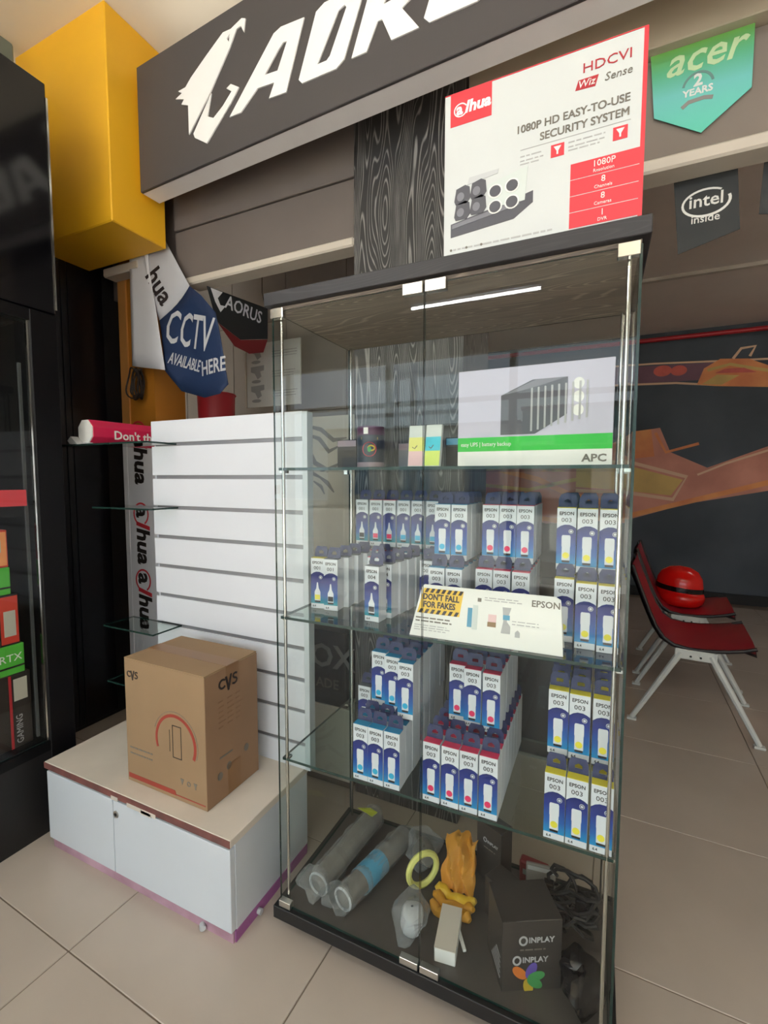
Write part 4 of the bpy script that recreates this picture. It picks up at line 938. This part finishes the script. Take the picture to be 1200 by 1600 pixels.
bx('body', 'wall_plain', -.18, .09, -.10, .12, .03, .325, pb, bevel=.002); bx('base', 'grout', -.17, .08, -.09, .11, 0, .03, pb)
bk = thing('black_carton', 'black carton with big grey letters on the pale plinth', 'carton', (-.325, .585, .3255))
bx('carton', 'black_matte', 0, .20, 0, .16, 0, .30, bk, bevel=.002)
text('OX', 'claw_grey', .13, (.035, -.0008, .155), bk, bold=.02); text('ADE', 'print_grey', .055, (.06, -.0008, .07), bk, bold=.01)
dc = thing('dark_counter', 'dark low counter standing behind the glass cabinet', 'counter', (.34, 1.12, 0))
bx('body', 'black_matte', -.30, .28, 0, .35, 0, .78, dc, bevel=.003); bx('counter_top', 'black_frame', -.32, .30, -.02, .37, .78, .81, dc, bevel=.003)
bx('base_line', 'alu', -.30, .28, -.006, 0, .0, .012, dc)

# ------------------------------------------------------------------ red chairs and helmet
prof = [(-.285, .80), (-.265, .74), (-.235, .66), (-.205, .58), (-.175, .51), (-.14, .455), (-.095, .425), (-.03, .415), (.04, .418), (.12, .430), (.18, .445), (.225, .462)]
def make_chair(lab):
    t = thing('linked_chair', lab, 'chair', (1.185, 1.65, 0), -.104, 'red chairs by the mural wall')
    b = MB(); n = 12; Wd = .47
    for th, mi in ((0, 0), (.016, 1)):
        vs = []
        for i, (a, c) in enumerate(prof):
            q = prof[min(i+1, len(prof)-1)]; p = prof[max(i-1, 0)]; d = Vector((q[0]-p[0], 0, q[1]-p[1])).normalized(); nrm = Vector((d.z, 0, -d.x))
            for j in range(n+1):
                s = j/n; e = 1-abs(2*s-1)**6
                inset = .03*(abs(2*s-1)**8)*(1 if i in (0, len(prof)-1) else 0)
                dish = -.018*(1-(2*s-1)**2)
                base = Vector((a, 0, c))+nrm*(-dish*-.6)-nrm*th*(-1)
                vs.append((base.x, s*Wd, base.z-inset))
        fs = [(i*(n+1)+j, i*(n+1)+j+1, (i+1)*(n+1)+j+1, (i+1)*(n+1)+j) for i in range(len(prof)-1) for j in range(n)]
        b.add(vs, fs, mi)
    b.build('seat_shell', ['chair_red', 'chair_edge'], t, smooth=True, fix=False)
    # dark rim
    for y in (0, Wd): MB().tube([(a+.004, y, c-.006) for a, c in prof], .009, 8).build('rim', 'chair_edge', t, smooth=True)
    for y in (.0, Wd):
        fr = bx('bracket', 'chair_leg', -.085, .085, y-.012, y+.012, .360, .408, t, bevel=.004)
        for q in (-.02, .02): MB().cyl((q, y-.014, .378), (q, y-.011, .378), .005, n=10).build('bolt', 'black_matte', fr)
        for sx in (-1, 1):
            lg = MB()
            p0 = Vector((sx*.06, y, .39)); p1 = Vector((sx*.258, y, .012))
            lg.tube([p0, p1], [.016, .012], 8); lg.build('leg', 'chair_leg', t, smooth=True)
            bx('foot', 'chair_leg', sx*.258-.022, sx*.258+.022, y-.016, y+.016, 0, .012, t, bevel=.003)
    return t
ch1 = make_chair('red chair on white splayed legs, empty, standing in front')
ch2 = dup(ch1, (1.245, 2.30, 0), -.104, 'red chair on white splayed legs with the helmet on its seat')
hm = thing('helmet', 'glossy red motorcycle helmet resting on the rear red chair', 'helmet', (1.225, 2.52, .428), (0, 0, -.3))
b = MB(); b.lathe([(.098, .0), (.115, .025), (.124, .07), (.128, .12), (.121, .17), (.098, .212), (.056, .238), (0, .246)], 32, M=Matrix.Diagonal((1.02, .95, 1, 1)))
b.build('shell', 'helmet_red', hm, smooth=True)
b = MB(); b.lathe([(.100, .004), (.118, .02), (.126, .05), (.120, .075), (.108, .085)], 32, M=Matrix.Translation((.012, -.012, 0)) @ Matrix.Diagonal((1.04, .98, 1, 1)))
b.build('chin_guard', 'helmet_red', hm, smooth=True)
b = MB()
vs = []
for i in range(25):
    a = PI*1.02+i/24*PI*.98; k = i/24
    for z, r in ((.112-.03*k, .1305), (.146-.036*k, .1300)):
        vs.append((r*1.02*math.cos(a), r*.95*math.sin(a), z))
b.add(vs, [(2*i, 2*i+2, 2*i+3, 2*i+1) for i in range(24)]); b.build('visor_band', 'visor', hm, smooth=True)
MB().tube([(.108*math.cos(a), .100*math.sin(a), .012) for a in [2*PI*i/28 for i in range(28)]], .012, 8, closed=True).build('bottom_rim', 'visor', hm, smooth=True)
